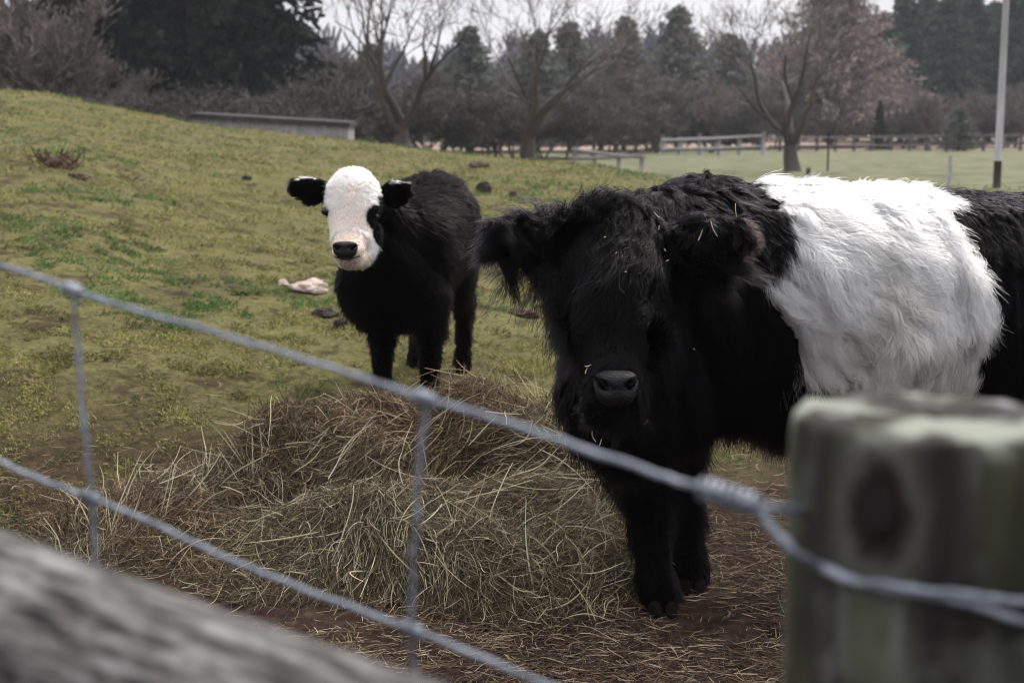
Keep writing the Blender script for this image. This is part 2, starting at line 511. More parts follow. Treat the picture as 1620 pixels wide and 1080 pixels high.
M_BARK = noise_mat('bark', (.035, .029, .025), (.10, .085, .072), 6, .9, (1, 1, .25), .5, 20)
M_TWIG = attr_mat('twigs', .9, .1)
M_LEAF = attr_mat('needles', .8, .15, 0.15)

def place_tree(kindname, meshes, px, Y, scale, label, cat='tree', group=None, rz=None, base_px=None, sxy=1.0, crown='crown'):
    x = (px - 810) / FPX * Y
    t = thing(kindname, label, cat, (x, Y, gz(x, Y) - 0.03), random.uniform(0, 6.28) if rz is None else rz, group)
    t.scale = (scale * sxy, scale * sxy, scale)
    for nm, me in zip(('trunk', crown), meshes):
        o = bpy.data.objects.new(nm, me); COL.objects.link(o); o.parent = t
    return t

# unit-height kinds (scaled when placed)
oak = [bare_tree_mesh(s, 1.0, fork=.17, spread=.60, kids=3, levels=6, r0=.036, first=1.9, tw=.0010, up=.2, twigc=((.11, .098, .09), (.18, .16, .145))) for s in (3, 8, 21)]
tan_t = [bare_tree_mesh(s, 1.0, fork=.25, spread=.62, kids=4, levels=5, r0=.026, up=.5, twigc=((.115, .094, .083), (.20, .165, .148))) for s in (5, 14)]
grey_t = [bare_tree_mesh(s, 1.0, fork=.26, spread=.55, kids=5, levels=5, r0=.020, up=.7, tw=.0036, twigc=((.095, .085, .078), (.17, .155, .138))) for s in (31, 44, 52)]
brush = [bare_tree_mesh(s, 1.0, fork=.34, spread=.75, kids=4, levels=5, stems=5, r0=.02, up=.3, tw=.0038, twigc=((.066, .062, .056), (.115, .106, .096))) for s in (61, 72)]
spruce = [conifer_mesh(s, 1.0, Rb=.26, n=15000, sz=.020) for s in (1, 2, 3)]
pine = [conifer_mesh(s, 1.0, Rb=.37, c=((.10, .112, .098), (.17, .182, .155)), base=.05, shape=.72, droop=.1, n=13000, sz=.024, rounded=.3) for s in (4, 5, 6)]
dpine = [conifer_mesh(s, 1.0, Rb=.22, c=((.020, .042, .030), (.050, .085, .055)), base=.08, shape=.6, droop=.1, n=11000, sz=.028) for s in (7, 9)]
larch = conifer_mesh(12, 1.0, Rb=.53, c=((.19, .150, .138), (.28, .225, .205)), base=.04, shape=.80, droop=.0, n=42000, sz=.017, gap=.1)

# dark spruces on the left
sp = [(180, 52, 9.5, 'dark spruce at the left edge of the evergreen clump, half hidden by brown twigs'),
      (222, 50, 11.0, 'second dark spruce of the clump, above the left end of the low shed'),
      (275, 56, 12.5, 'tall dark spruce in the middle of the evergreen clump'),
      (315, 50, 11.5, 'dark spruce standing right behind the low grey shed'),
      (362, 54, 12.0, 'dark spruce with drooping boughs behind the middle of the shed'),
      (410, 51, 10.2, 'rightmost dark spruce, its pointed edge against the sky above the shed'),
      (150, 60, 11.0, 'dark spruce seen through bare brown branches on the left'),
      (270, 64, 13.5, 'tall spruce in the back row of the evergreen clump')]
for i, (px, Y, h, lab) in enumerate(sp):
    place_tree('spruce_tree', spruce[i % 3], px, Y, h * 1.4, lab, 'tree', 'spruces behind the hill', crown='foliage', sxy=.88)
# bare brown trees at far left
for i, (px, Y, h) in enumerate([(12, 46, 8.5), (62, 49, 9.5), (112, 45, 7.8), (165, 47, 6.8), (-40, 50, 9), (40, 58, 11), (205, 46, 4.6)]):
    lab = ['bare brown tree at the very left edge of the view', 'tall bare brown tree just right of the left edge', 'bushy bare tree above the left hilltop',
           'bare tree with pinkish twigs in front of the first spruces', 'bare brown tree cut off by the left edge', 'bare tree in the back row at the far left',
           'small bare tree at the foot of the leftmost spruces'][i]
    place_tree('bare_tree', tan_t[i % 2], px, Y, h, lab, 'tree', 'bare brown trees on the left', sxy=1.25)
# prominent bare trees
place_tree('bare_tree', oak[0], 640, 41, 9.6, 'large bare tree with several spreading limbs, standing right of the low shed', sxy=1.15, rz=2.6)
place_tree('bare_tree', oak[1], 835, 45, 8.6, 'bare spreading tree behind the hill crest, above the black cow\'s ear', sxy=1.2, rz=3.7)
place_tree('bare_tree', oak[2], 1252, 44, 8.4, 'bare tree with a forked trunk in the pale field, in front of the pinkish tree', sxy=1.15, rz=0.3)
place_tree('larch_tree', larch, 1308, 96, 12.0, 'large cone shaped pinkish brown larch behind the forked bare tree', crown='foliage')
place_tree('bare_tree', tan_t[0], 1465, 84, 5.6, 'small rounded pinkish bare tree left of the utility pole', sxy=1.5)
place_tree('small_conifer', spruce[0], 1385, 84, 2.9, 'small dark green conifer at the far fence', crown='foliage', sxy=.9)
place_tree('small_conifer', pine[1], 1510, 82, 2.6, 'low bushy dark evergreen beside the small rounded tree', crown='foliage', sxy=1.6)
# grey-green trees in the middle
mid = [(a, b, c * .87, d) for a, b, c, d in [(500, 62, 6.6, 'g'), (545, 70, 7.2, 'g'), (590, 74, 6.4, 'p'), (700, 80, 7.4, 'g'), (745, 76, 7.5, 'p'), (790, 84, 7.2, 'g'), (850, 78, 7.4, 'p'),
       (900, 84, 8.4, 'p'), (950, 80, 7.2, 'g'), (985, 86, 8.9, 'p'), (1030, 82, 7.0, 'g'), (1068, 88, 9.8, 'p'), (1115, 84, 6.6, 'g'), (1150, 92, 8.2, 'p'),
       (1195, 88, 7.6, 't'), (1240, 94, 8.6, 'g'), (1120, 76, 5.8, 't'), (1400, 104, 8.0, 'g'), (1545, 100, 6.2, 'g'), (1600, 104, 6.8, 'g'), (1650, 98, 7, 'g'), (660, 88, 6.6, 'g')]]
NB = {500: 'behind the right end of the low shed', 545: 'right of the shed end', 590: 'left of the large spreading bare tree', 700: 'between the two spreading bare trees',
      745: 'left of the second spreading bare tree', 790: 'just left of the trunk of the second spreading tree', 850: 'directly behind the second spreading tree',
      900: 'right of the second spreading tree', 950: 'above the broken rail fence', 985: 'with a tall rounded top over the broken rail fence', 1030: 'left of the tallest grey green top',
      1068: 'the tallest top in the middle of the treeline', 1115: 'in the dip right of the tallest top', 1150: 'left of the forked tree', 1195: 'touching the forked tree on its left',
      1240: 'straight behind the forked tree', 1120: 'low and in front of the treeline by the rail fence', 1400: 'under the dark pines right of the pinkish larch', 1545: 'left of the utility pole',
      1600: 'right of the utility pole', 1650: 'cut off by the right edge', 660: 'behind the large spreading bare tree'}
for i, (px, Y, h, k) in enumerate(mid):
    if k == 'p': place_tree('pine_tree', pine[i % 3], px, Y, h, 'grey green evergreen ' + NB[px], 'tree', 'trees of the middle treeline', crown='foliage', sxy=1.15)
    elif k == 't': place_tree('bare_tree', tan_t[i % 2], px, Y, h, 'reddish bare tree ' + NB[px], 'tree', 'trees of the middle treeline', sxy=1.3)
    else: place_tree('bare_tree', grey_t[i % 3], px, Y, h, 'grey twiggy bare tree ' + NB[px], 'tree', 'trees of the middle treeline', sxy=1.35)
# dark pines on the rise at the right
dp = [(1385, 10.4), (1418, 12.2), (1452, 12.6), (1488, 11.6), (1522, 12.8), (1556, 12.2), (1590, 12.4), (1625, 11.8), (1350, 9.6)]
for i, (px, h) in enumerate(dp):
    lab = ['dark green pine rising just right of the pinkish larch', 'second dark pine right of the larch', 'third dark pine right of the larch', 'dark pine above the small rounded tree',
           'dark pine left of the utility pole top', 'dark pine directly behind the utility pole top', 'dark pine just right of the utility pole', 'dark pine cut off by the right edge',
           'dark pine half hidden behind the larch'][i]
    place_tree('pine_tree', dpine[i % 2], px, 118 + (i % 3) * 5, h, lab, 'tree', 'dark pines on the right', crown='foliage', sxy=1.3)
# brush
bl = [(210, 43, 2.6), (262, 42, 2.0), (430, 44, 2.2), (470, 46, 3.0), (520, 48, 3.4), (565, 50, 3.2), (610, 52, 3.0), (690, 54, 3.2), (745, 56, 3.0), (800, 58, 3.0), (865, 62, 3.2), (915, 64, 3.0),
      (968, 74, 3.2), (1030, 84, 3.4), (1085, 86, 3.2), (1140, 86, 3.6), (1200, 90, 3.4), (1430, 92, 3.2), (1540, 94, 3.6), (1590, 96, 3.2), (150, 42, 2.2), (90, 42, 2.0), (30, 43, 2.2)]
bn = ['left of the low shed', 'just above the left end of the low shed', 'behind the shed roof near its right half', 'behind the right quarter of the shed', 'at the right end of the shed',
      'just right of the shed end', 'left of the large spreading tree', 'right of the large spreading tree', 'midway between the two spreading trees', 'left of the second spreading tree',
      'right of the second spreading tree', 'left of the broken rail fence', 'behind the broken rail fence', 'left of the long rail fence', 'behind the left half of the rail fence',
      'behind the right half of the rail fence', 'left of the forked tree base', 'between the small conifer and the rounded tree', 'left of the pole foot', 'right of the pole',
      'on the hilltop in front of the spruces', 'on the hilltop near the left', 'on the hilltop at the left edge']
for i, ((px, Y, h), w) in enumerate(zip(bl, bn)):
    place_tree('bare_bush', brush[i % 2], px, Y, h, 'leafless brown bush ' + w, 'bush', 'bare bushes along the wood edge', sxy=1.7)

# far-off wood that reads as one mass
def far_wood():
    r = np.random.default_rng(99)
    px = r.uniform(-500, 2300, 42000)
    top = np.interp(px, [-500, 440, 500, 560, 640, 740, 850, 1000, 1100, 1200, 1320, 1400, 2300], [20, 30, 75, 100, 106, 108, 84, 80, 86, 92, 70, 60, 50])
    top = top + 16 * np.sin(px / 17.0) + 9 * np.sin(px / 7.3 + 1)
    Y = r.uniform(128, 150, len(px)); X = (px - 810) / FPX * 138
    g = ground_z(X, Y)
    zt = 1.4 + (200 - top) / FPX * Y
    t = r.random(len(px)) ** 0.8
    z = g + (zt - g) * t
    A = np.stack([X, Y, z], 1) + r.normal(0, .3, (len(px), 3))
    L = r.uniform(.6, 1.6, len(px))
    d = norm(np.stack([r.normal(0, .5, len(px)), r.normal(0, .5, len(px)), np.ones(len(px))], 1))
    v, f = ribbons(A, A + d * L[:, None], L * .14, L * .07, r)
    q = vnoise(np.stack([X, Y * 0, z], 1), .06, 1)
    c = np.clip(np.array([.125, .118, .130]) + q * np.array([.030, .022, .012]) + r.normal(0, .012, (len(px), 1)), .02, 1)  # muted bluish grey: distance haze mixed into the twig colour
    kind(mesh_np('distant_wood', v, f, M_TWIG, smooth=False, cols=np.repeat(c, 4, 0)), 'stuff', 'hazy grey brown wood far behind the nearer trees')['category'] = 'wood'
far_wood()

# ------------------------------------------------------------------ low shed, pole and far fences
M_GREYWOOD = noise_mat('weathered_boards', (.22, .215, .22), (.48, .47, .48), 5, .85, (9, 9, .6), .4, 30, c3=(.26, .25, .26))
M_DARKWOOD = noise_mat('dark_roof_felt', (.020, .019, .021), (.055, .052, .055), 3, .9, (1, 1, 1), .3, 20)
def shed():
    Y = 28.5
    a = V3(303, 200, Y); b = V3(551, 222, Y - .8)
    t = thing('low_shed', 'long low grey board shelter with a dark roof, on the hill crest', 'shed', ((a[0] + b[0]) / 2, Y, gz((a[0] + b[0]) / 2, Y)))
    def loc(px, py, Yv): q = V3(px, py, Yv); return Vector((q[0] - t.location.x, q[1] - t.location.y, q[2] - t.location.z))
    tl, tr = loc(306, 186, Y), loc(549, 201, Y - .8)
    bl_, br = loc(306, 240, Y), loc(549, 252, Y - .8)
    r = random.Random(4)
    n = 46
    bm = bmesh.new()
    for i in range(n):
        f0, f1 = i / n, (i + .93) / n
        p0, p1 = tl.lerp(tr, f0), tl.lerp(tr, f1); q0, q1 = bl_.lerp(br, f0), bl_.lerp(br, f1)
        o = Vector((0, r.uniform(-.008, .008), r.uniform(-.02, .0)))
        vs = [bm.verts.new(v + o + dy) for dy in (Vector((0, 0, 0)), Vector((0, .025, 0))) for v in (q0, q1, p1, p0)]
        for fv in ((0, 1, 2, 3), (7, 6, 5, 4), (0, 4, 5, 1), (1, 5, 6, 2), (2, 6, 7, 3), (3, 7, 4, 0)): bm.faces.new([vs[k] for k in fv])
    bm_obj('front_wall', bm, M_GREYWOOD, t, False)
    for nm, (p, q) in (('side_wall', (tl, bl_)), ('side_wall', (tr, br))):
        bm = bmesh.new(); cc = (p + q) / 2; box(bm, (cc.x, cc.y + .58, cc.z), (.04, 1.1, (p - q).length)); bm_obj(nm, bm, M_GREYWOOD, t, False)
    bm = bmesh.new()
    back = Vector((0, 1.25, .03)); ov = Vector((.06, 0, 0)); th = Vector((0, 0, .085)); fr = Vector((0, -.09, .0))
    vs = [bm.verts.new(v) for v in (tl - ov + fr, tr + ov + fr, tr + ov + back, tl - ov + back, tl - ov + fr + th, tr + ov + fr + th, tr + ov + back + th, tl - ov + back + th)]
    for fv in ((3, 2, 1, 0), (4, 5, 6, 7), (0, 1, 5, 4), (1, 2, 6, 5), (2, 3, 7, 6), (3, 0, 4, 7)): bm.faces.new([vs[k] for k in fv])
    bm_obj('roof', bm, M_DARKWOOD, t, False)
shed()

M_POLE = noise_mat('pole_wood', (.24, .235, .24), (.38, .37, .38), 4, .8, (3, 3, .3), .2, 20)
M_POLED = noise_mat('pole_wrap', (.03, .025, .025), (.07, .06, .055), 4, .8, (3, 3, .3), .2, 20)
x, y, z = hit(1573, 300); pY = 33.0; x = (1573 - 810) / FPX * pY; z = gz(x, pY)
t = thing('utility_pole', 'tall pale grey wooden utility pole with a dark foot, at the right of the field', 'pole', (x, pY, z))
bm = bmesh.new(); tube(bm, [(0, 0, .60), (0, 0, 3), (0, 0, 9)], [.085, .078, .06], 14); bm_obj('shaft', bm, M_POLE, t)
bm = bmesh.new(); tube(bm, [(0, 0, -.4), (0, 0, .62)], [.09, .088], 14); bm_obj('dark_base', bm, M_POLED, t)

def post(px, Y, py_top, w, label, m=None, group=None, name='fence_post', lean=0.0):
    x = (px - 810) / FPX * Y; z = gz(x, Y); h = CAM_Z + (200 - py_top) / FPX * Y - z
    bm = bmesh.new(); tube(bm, [(0, 0, -.2), (lean * .5, 0, h * .5), (lean, 0, h * .97), (lean, 0, h)], [w, w * .95, w * .92, w * .7], 9)
    o = bm_obj(name, bm, m or M_GREYWOOD); o.location = (x, Y, z)
    return tag(o, label, 'post', group)
post(1498, 33.5, 246, .05, 'lone grey wooden post in the field left of the utility pole')
post(1306, 45, 214, .035, 'thin dark post standing right of the forked tree', M_POLED)
post(1276, 40, 264, .07, 'short brown stump beside the forked tree trunk', M_POLED, name='tree_stump')

def rail_fence(label, posts, rails, Yof, w=.05, m=None, group=None):
    """posts: (px, py_top); rails: ((px0,py0),(px1,py1)); Yof(px) distance"""
    px0 = posts[0][0]; Y0 = Yof(px0); x0 = (px0 - 810) / FPX * Y0
    t = thing('rail_fence', label, 'fence', (x0, Y0, gz(x0, Y0)), 0, group)
    base = Vector(t.location)
    for px, pt in posts:
        Y = Yof(px); x = (px - 810) / FPX * Y; g = gz(x, Y); top = V3(px, pt, Y)[2]
        bm = bmesh.new(); tube(bm, [Vector((x, Y, g - .15)) - base, Vector((x, Y, top)) - base], [w * 1.5, w * 1.35], 8)
        bm_obj('post', bm, m or M_GREYWOOD, t)
    for (a, b, c, d) in rails:
        A = Vector(V3(a, b, Yof(a) - w * 2.2)) - base; B = Vector(V3(c, d, Yof(c) - w * 2.2)) - base
        bm = bmesh.new(); tube(bm, [A, A.lerp(B, .5) + Vector((0, 0, -.03)), B], [w * .9, w, w * .85], 7)
        bm_obj('rail', bm, m or M_GREYWOOD, t)
rail_fence('broken grey rail fence just beyond the hill crest', [(908, 232), (978, 240), (1014, 238), (940, 236)], [(905, 236, 1020, 250), (908, 250, 1018, 246)], lambda p: 43 + (1014 - p) * .03, .05)
rail_fence('grey timber rail fence in front of the wood, left of the forked tree', [(1046, 214), (1072, 216), (1104, 212), (1134, 218), (1166, 217), (1204, 208)],
           [(1046, 222, 1206, 215), (1046, 236, 1204, 232)], lambda p: 70, .075)
M_WIREF = noise_mat('old_fence_wood', (.07, .06, .055), (.16, .14, .13), 5, .9)
rail_fence('long low dark fence between the green field and the dry field', [(p, 208 + ((p * 7) % 5)) for p in range(1230, 1690, 29)],
           [(1216, 219, 1690, 213), (1216, 232, 1690, 226)], lambda p: 82, .07, M_WIREF)
rail_fence('old dark fence at the wood edge behind the hill crest', [(p, 222 + ((p * 5) % 6)) for p in range(740, 1042, 33)],
           [(740, 230, 1040, 228), (740, 240, 1040, 238)], lambda p: 76, .06, M_WIREF)

# ------------------------------------------------------------------ animals
def hair_mat(name, c, c2, rough=0.35, ior=1.55):
    """strand colour with a soft sheen; colour varies strand by strand"""
    m, nt, n, l, p = mat(name)
    hi = n.new('ShaderNodeHairInfo')
    r = n.new('ShaderNodeMixRGB'); r.inputs[1].default_value = (*c, 1); r.inputs[2].default_value = (*c2, 1)
    l.new(hi.outputs['Random'], r.inputs[0])
    h = n.new('ShaderNodeBsdfHairPrincipled'); h.model = 'CHIANG'; h.parametrization = 'COLOR'
    l.new(r.outputs[0], h.inputs['Color'])
    h.inputs['Roughness'].default_value = rough; h.inputs['Radial Roughness'].default_value = 0.45
    h.inputs['Coat'].default_value = 0.0
    h.inputs['IOR'].default_value = ior
    h.inputs['Random Roughness'].default_value = 0.2
    l.new(h.outputs[0], n['Material Output'].inputs[0])
    return m
H_BLACK = hair_mat('black_hair', (.0007, .0006, .0008), (.0035, .0030, .0036), .28, 1.11)
H_CALF = hair_mat('soft_black_hair', (.0007, .0006, .0007), (.0022, .0017, .0018), .35, 1.07)
H_RUST = hair_mat('rusty_black_hair', (.010, .006, .005), (.020, .009, .006), .4, 1.12)
H_WHITE = hair_mat('white_hair', (.66, .60, .56), (.84, .80, .78), .45)
_nt = H_WHITE.node_tree; _a = _nt.nodes.new('ShaderNodeAttribute'); _a.attribute_name = 'col'
_nt.links.new(_a.outputs['Color'], [k for k in _nt.nodes if k.type == 'BSDF_HAIR_PRINCIPLED'][0].inputs['Color'])
H_FACE = hair_mat('cream_hair', (.74, .64, .53), (.88, .82, .74), .5)
M_COAT = attr_mat('coat_skin', .9, .05)
M_NOSE = noise_mat('wet_nose', (.0025, .0022, .003), (.008, .007, .008), 60, .45, bump=1.0, bscale=240, spec=.22, dist=.004)
M_EYE, _nt, _n, _l, _p = mat('eye_black'); _p.inputs['Base Color'].default_value = (.008, .006, .006, 1); _p.inputs['Roughness'].default_value = .06
M_HOOF = noise_mat('hoof', (.004, .003, .003), (.014, .010, .009), 12, .9, (1, 1, 4), .5, 30, spec=.05)
M_LIP = noise_mat('pink_lip', (.20, .13, .12), (.34, .24, .22), 30, .5)

def tang(n, g):
    f = g - (g * n).sum(1, keepdims=True) * n
    return f

# ---- the belted cow
CO = np.array([.52, 4.16, 0.0]); CO[2] = 0.0
CA = R(19)
AX = np.array([math.cos(CA), math.sin(CA), 0]); LX = np.array([-math.sin(CA), math.cos(CA), 0])
def cw(s, l, z): return CO + AX * s + LX * l + np.array([0, 0, z + (.045 if z > .6 and s < .9 else .02 if z > .8 else 0)])       # along the back, across, up
cow = thing('belted_cow', 'shaggy black belted cow with a broad white band, facing forward beside the hay', 'cow', CO)
def loc(p): return tuple(np.asarray(p, float) - CO)
ROT = Matrix.Rotation(CA, 3, 'Z')
def EL(p, r, rot=ROT, sub=2): return ellips(loc(p), r, rot, sub)
I3 = Matrix.Identity(3)

POLL = V3(972, 350, 3.86); FORE = V3(972, 420, 3.74); MUZ = V3(973, 612, 3.50)
bm = bmesh.new()
# trunk
hull(bm, EL(cw(.10, 0, .85), (.20, .27, .33)), EL(cw(.50, 0, .82), (.22, .32, .36)))
hull(bm, EL(cw(.50, 0, .82), (.22, .33, .36)), EL(cw(.95, 0, .85), (.22, .31, .33)))
hull(bm, EL(cw(.95, 0, .86), (.22, .30, .32)), EL(cw(1.30, 0, .90), (.18, .24, .26)))
hull(bm, EL(cw(-.03, -.03, .80), (.22, .25, .30)), EL(cw(.20, 0, .88), (.2, .24, .30)))
# neck swings round towards the camera
hull(bm, EL(cw(.05, 0, 1.02), (.18, .20, .20)), EL(POLL + [.03, .13, -.10], (.13, .13, .15), I3))
hull(bm, EL(cw(-.06, -.03, .84), (.22, .24, .28)), EL(POLL + [.01, .15, -.22], (.175, .12, .23), I3))
hull(bm, EL(cw(-.12, -.05, .66), (.20, .21, .18)), EL(MUZ + [.03, .36, -.05], (.15, .12, .18), I3))
# head
hull(bm, EL(POLL + [0, .02, -.02], (.125, .11, .085), I3), EL(FORE + [0, .03, 0], (.130, .10, .10), I3))
hull(bm, EL(FORE + [0, .03, 0], (.115, .10, .10), I3), EL(V3(973, 500, 3.63) + [0, .04, 0], (.108, .09, .08), I3))
hull(bm, EL(V3(973, 500, 3.63) + [0, .04, 0], (.09, .09, .07), I3), EL(MUZ + [0, .03, .0], (.072, .075, .062), I3))
hull(bm, EL(MUZ + [0, .03, .0], (.074, .07, .058), I3), EL(MUZ + [0, .05, -.035], (.062, .06, .045), I3))
hull(bm, EL(POLL + [0, .10, -.22], (.10, .08, .10), I3), EL(MUZ + [0, .10, -.02], (.055, .05, .05), I3))     # jaw
for sx in (-1, 1): hull(bm, EL(V3(973, 470, 3.68) + [sx * .10, .05, .0], (.03, .04, .022), I3))                  # brow
# ears
EARS = []
for sx, tip in ((-1, V3(788, 368, 3.80)), (1, V3(1166, 372, 3.74))):
    root = POLL + [sx * .115, .02, -.035 if sx < 0 else -.05]
    mid = (root + tip) / 2 + [0, -.01, -.004]
    hull(bm, EL(root, (.034, .022, .038), I3), EL(mid, (.05, .018, .062), I3))
    hull(bm, EL(mid, (.05, .016, .062), I3), EL(tip, (.034, .014, .046), I3))
    EARS.append((root, tip))
# front legs
g1 = np.array(V3(1046, 962, 4.02)); g1[2] = gz(g1[0], g1[1]); g2 = np.array(V3(1092, 925, 4.22)); g2[2] = gz(g2[0], g2[1])
for (top, kn, fet, g) in ((cw(-.10, -.13, .72), np.array([.385, 4.06, .38]), g1 + [-.022, .03, .13], g1), (cw(-.02, .13, .72), np.array([.50, 4.27, .38]), g2 + [-.010, .03, .13], g2)):
    hull(bm, EL(top, (.085, .085, .11)), EL(kn + [0, 0, .10], (.070, .07, .07)))
    hull(bm, EL(kn + [0, 0, .10], (.066, .066, .06)), EL(kn, (.052, .054, .05)))
    hull(bm, EL(kn, (.046, .050, .05)), EL(fet + [0, 0, .03], (.036, .04, .045)))
    hull(bm, EL(fet, (.044, .046, .04)), EL(g + [0, 0, .05], (.052, .056, .035)))
# hind legs: stifle forward and high, hock pointing back
HIND = []
for s0, l0 in ((1.30, -.15), (1.22, .15)):
    hip = cw(s0, l0, .78); st = cw(s0 - .10, l0, .60); hock = cw(s0 + .14, l0, .42); fe = cw(s0 + .07, l0, .13); ft = cw(s0 + .04, l0, .0)
    ft[2] = gz(ft[0], ft[1]); fe[2] = ft[2] + .12
    hull(bm, EL(hip, (.16, .10, .18)), EL(st, (.10, .08, .10)))
    hull(bm, EL(st, (.10, .08, .10)), EL(hock, (.05, .045, .055)))
    hull(bm, EL(hock, (.05, .042, .05)), EL(fe, (.040, .040, .045)))
    hull(bm, EL(fe, (.044, .044, .04)), EL(ft + [0, 0, .05], (.055, .052, .035)))
    HIND.append(ft)
# tail
hull(bm, EL(cw(1.46, 0, 1.04), (.05, .04, .05)), EL(cw(1.53, 0, .85), (.03, .03, .03)))
hull(bm, EL(cw(1.53, 0, .85), (.028, .028, .03)), EL(cw(1.54, .02, .50), (.022, .022, .03)))
body = solidify_body('body', bm, .014, 10, M_COAT, cow)

def cow_axes(p):
    w = p + CO - CO
    return w @ AX, w @ LX, p[:, 2]
def belt_mask(p, n=None):
    s, l, z = cow_axes(p)
    q = vnoise(p, 2.2, 2)
    sl = .195 - .11 * sstep(1.15, .95, z) + .13 * sstep(1.0, .75, z) + .14 * sstep(.75, .5, z) + .16 * sstep(.66, .50, z) + q[:, 0] * .010
    sr = .76 + .09 * sstep(1.15, .85, z) - .07 * sstep(.72, .5, z) + q[:, 1] * .012
    return (s > sl) & (s < sr) & (z > .45) & ((z > .72) | (s > .38))
def coat(p):
    b = belt_mask(p) & belt_mask(p - AX * .02) & belt_mask(p + AX * .02)
    return np.where(b[:, None], np.array([[.38, .31, .25]]), np.array([[.002, .002, .002]]))  # belt skin darkened so gaps between the locks look shaded
vert_color(body.data, coat)

HEADC = (POLL + MUZ) / 2 - CO
def head_w(p):
    """1 on the head, 0 on the body"""
    a, b = POLL - CO, MUZ - CO
    t = np.clip(((p - a) @ (b - a)) / ((b - a) @ (b - a)), -.1, 1.1)
    d = np.linalg.norm(p - (a + t[:, None] * (b - a)), axis=1)
    return sstep(.25, .19, d), t
def ear_w(p):
    out = np.zeros(len(p)); D = np.zeros((len(p), 3))
    for root, tip in EARS:
        a, b = root - CO, tip - CO
        t = ((p - a) @ (b - a)) / ((b - a) @ (b - a))
        tc_ = np.clip(t, 0, 1)
        d = np.linalg.norm(p - (a + tc_[:, None] * (b - a)), axis=1)
        w = sstep(.085, .06, d) * sstep(.12, .3, t)
        out = np.maximum(out, w); D[w > 0] = norm(b - a)
    return out, D
def ear_t(p):
    ts = []; ds = []
    for root, tip in EARS:
        a, b = root - CO, tip - CO
        t = np.clip(((p - a) @ (b - a)) / ((b - a) @ (b - a)), 0, 1.2); ts.append(t)
        ds.append(np.linalg.norm(p - (a + t[:, None] * (b - a)), axis=1))
    return np.where(ds[0] < ds[1], ts[0], ts[1])  # 0 at the root, 1 at the tip
NOSEP = MUZ - CO + np.array([0, -.045, .0])
def flow_cow(p, n):
    g = np.array([[0, 0, -1.0]])
    s, l, z = cow_axes(p)
    d = tang(n, np.repeat(g, len(p), 0)) + AX[None] * .42
    q = vnoise(p, 1.9, 3); q2 = vnoise(p, 5.0, 3, 2.0)
    d = d + q * .42 + q2 * .25
    top = sstep(.75, .95, n[:, 2])[:, None]
    d = d + top * (AX[None] * .5 + LX[None] * np.sign(l)[:, None] * .35 + q2 * .6)
    h, t = head_w(p)
    a = norm(MUZ - POLL)
    hd = np.repeat(a[None], len(p), 0) * 1.15 + np.array([[1.0, 0, 0]]) * (p[:, 0:1] - HEADC[0]) * 1.7 + q * .35 + q2 * .5
    hd = hd - np.array([[0, 1.0, 0]]) * (1.6 * (n[:, 2] > .25) * (t < .3))[:, None]
    d = d * (1 - h[:, None]) + hd * h[:, None]
    e, D = ear_w(p)
    ed = D * (.10 - .35 * ear_t(p))[:, None] + np.array([[0, 0, -1.0]]) + q2 * .28
    d = d * (1 - e[:, None]) + ed * e[:, None]
    leg = sstep(.48, .40, z)[:, None]
    d = d * (1 - leg) + (np.array([[.0, 0, -1.0]]) + q2 * .3) * leg
    return norm(tang(n, d))
def flow_belt(p, n):
    d = flow_cow(p, n)
    q = vnoise(p, 3.1, 3, 7.0)
    return norm(tang(n, d + q * .55 + AX[None] * .38))
def lift_cow(p, n):
    h, t = head_w(p); e, D = ear_w(p)
    L = .50 - .30 * h * (t < .9) - .10 * h * (n[:, 2] > .3)
    return L - .40 * e * L + .55 * e * sstep(.70, .95, ear_t(p))
def len_cow(p, n):
    s, l, z = cow_axes(p)
    L = .085 + .05 * sstep(.85, .55, z) + 0 * s
    L = L * (1 - .35 * sstep(.6, .95, n[:, 2]))
    h, t = head_w(p)
    Lh = np.interp(t, [-.1, .12, .3, .45, .62, .8, .95, 1.1], [.10, .135, .14, .12, .085, .050, .032, .035])
    under = sstep(.0, .5, n[:, 1]) * .05
    L = L * (1 - h) + (Lh + under) * h
    e, D = ear_w(p)
    et = ear_t(p)
    L = L * (1 - e) + (.058 + (.014 + .050 * sstep(.1, -.5, n[:, 2])) * sstep(1.1, .55, et)) * e
    leg = sstep(.50, .36, z)
    L = L * (1 - leg) + .105 * leg
    L = np.where(z < .27, .055, L); L = np.where(z < .13, .045, L); L = np.where(z < .045, .026, L)
    nd = np.linalg.norm((p - NOSEP) * [.92, 1, 1.15], axis=1)
    L = L * sstep(.032, .054, nd) + .002
    L = L + .035 * (n[:, 2] < -.3) * (z > .4)
    return L * (0.85 + .3 * np.abs(vnoise(p, 3.0, 1, 9.)[:, 0]))
def dens_vis(extra=None):
    """fewer strands where only a far side would show them"""
    def f(p, n):
        d = np.ones(len(p)) * np.where(n[:, 1] > .35, .35, 1.0)
        if extra is not None: d = d * extra(p, n)
        return d
    return f
r1 = np.random.default_rng(101)
def keep(S, mask): return S[mask]
taper = lambda k, r0, r1_: np.interp(np.linspace(0, 1, k), [0, .15, .7, 1], [r0 * .9, r0, r0 * .75, r1_])
hear = lambda p: np.maximum(head_w(p)[0], ear_w(p)[0])
HN = hair_mat('black_forelock', (.0008, .0007, .0009), (.0050, .0042, .0048), .26, 1.16)
S, p, n = grow_fur(body.data, 70000, 1500, flow_cow, lambda p, n: len_cow(p, n) * 1.12, r1, steps=12, clump=.88, frizz=.05, lift=lift_cow, curl=.78, grav=.42, waves=3.4,
                   dens=dens_vis(lambda p, n: np.where(belt_mask(p), .0, 1.0) * hear(p)))
e, _D = ear_w(p)
rust = (e > .3) & (p[:, 0] > .06) & (r1.random(len(p)) < .5)
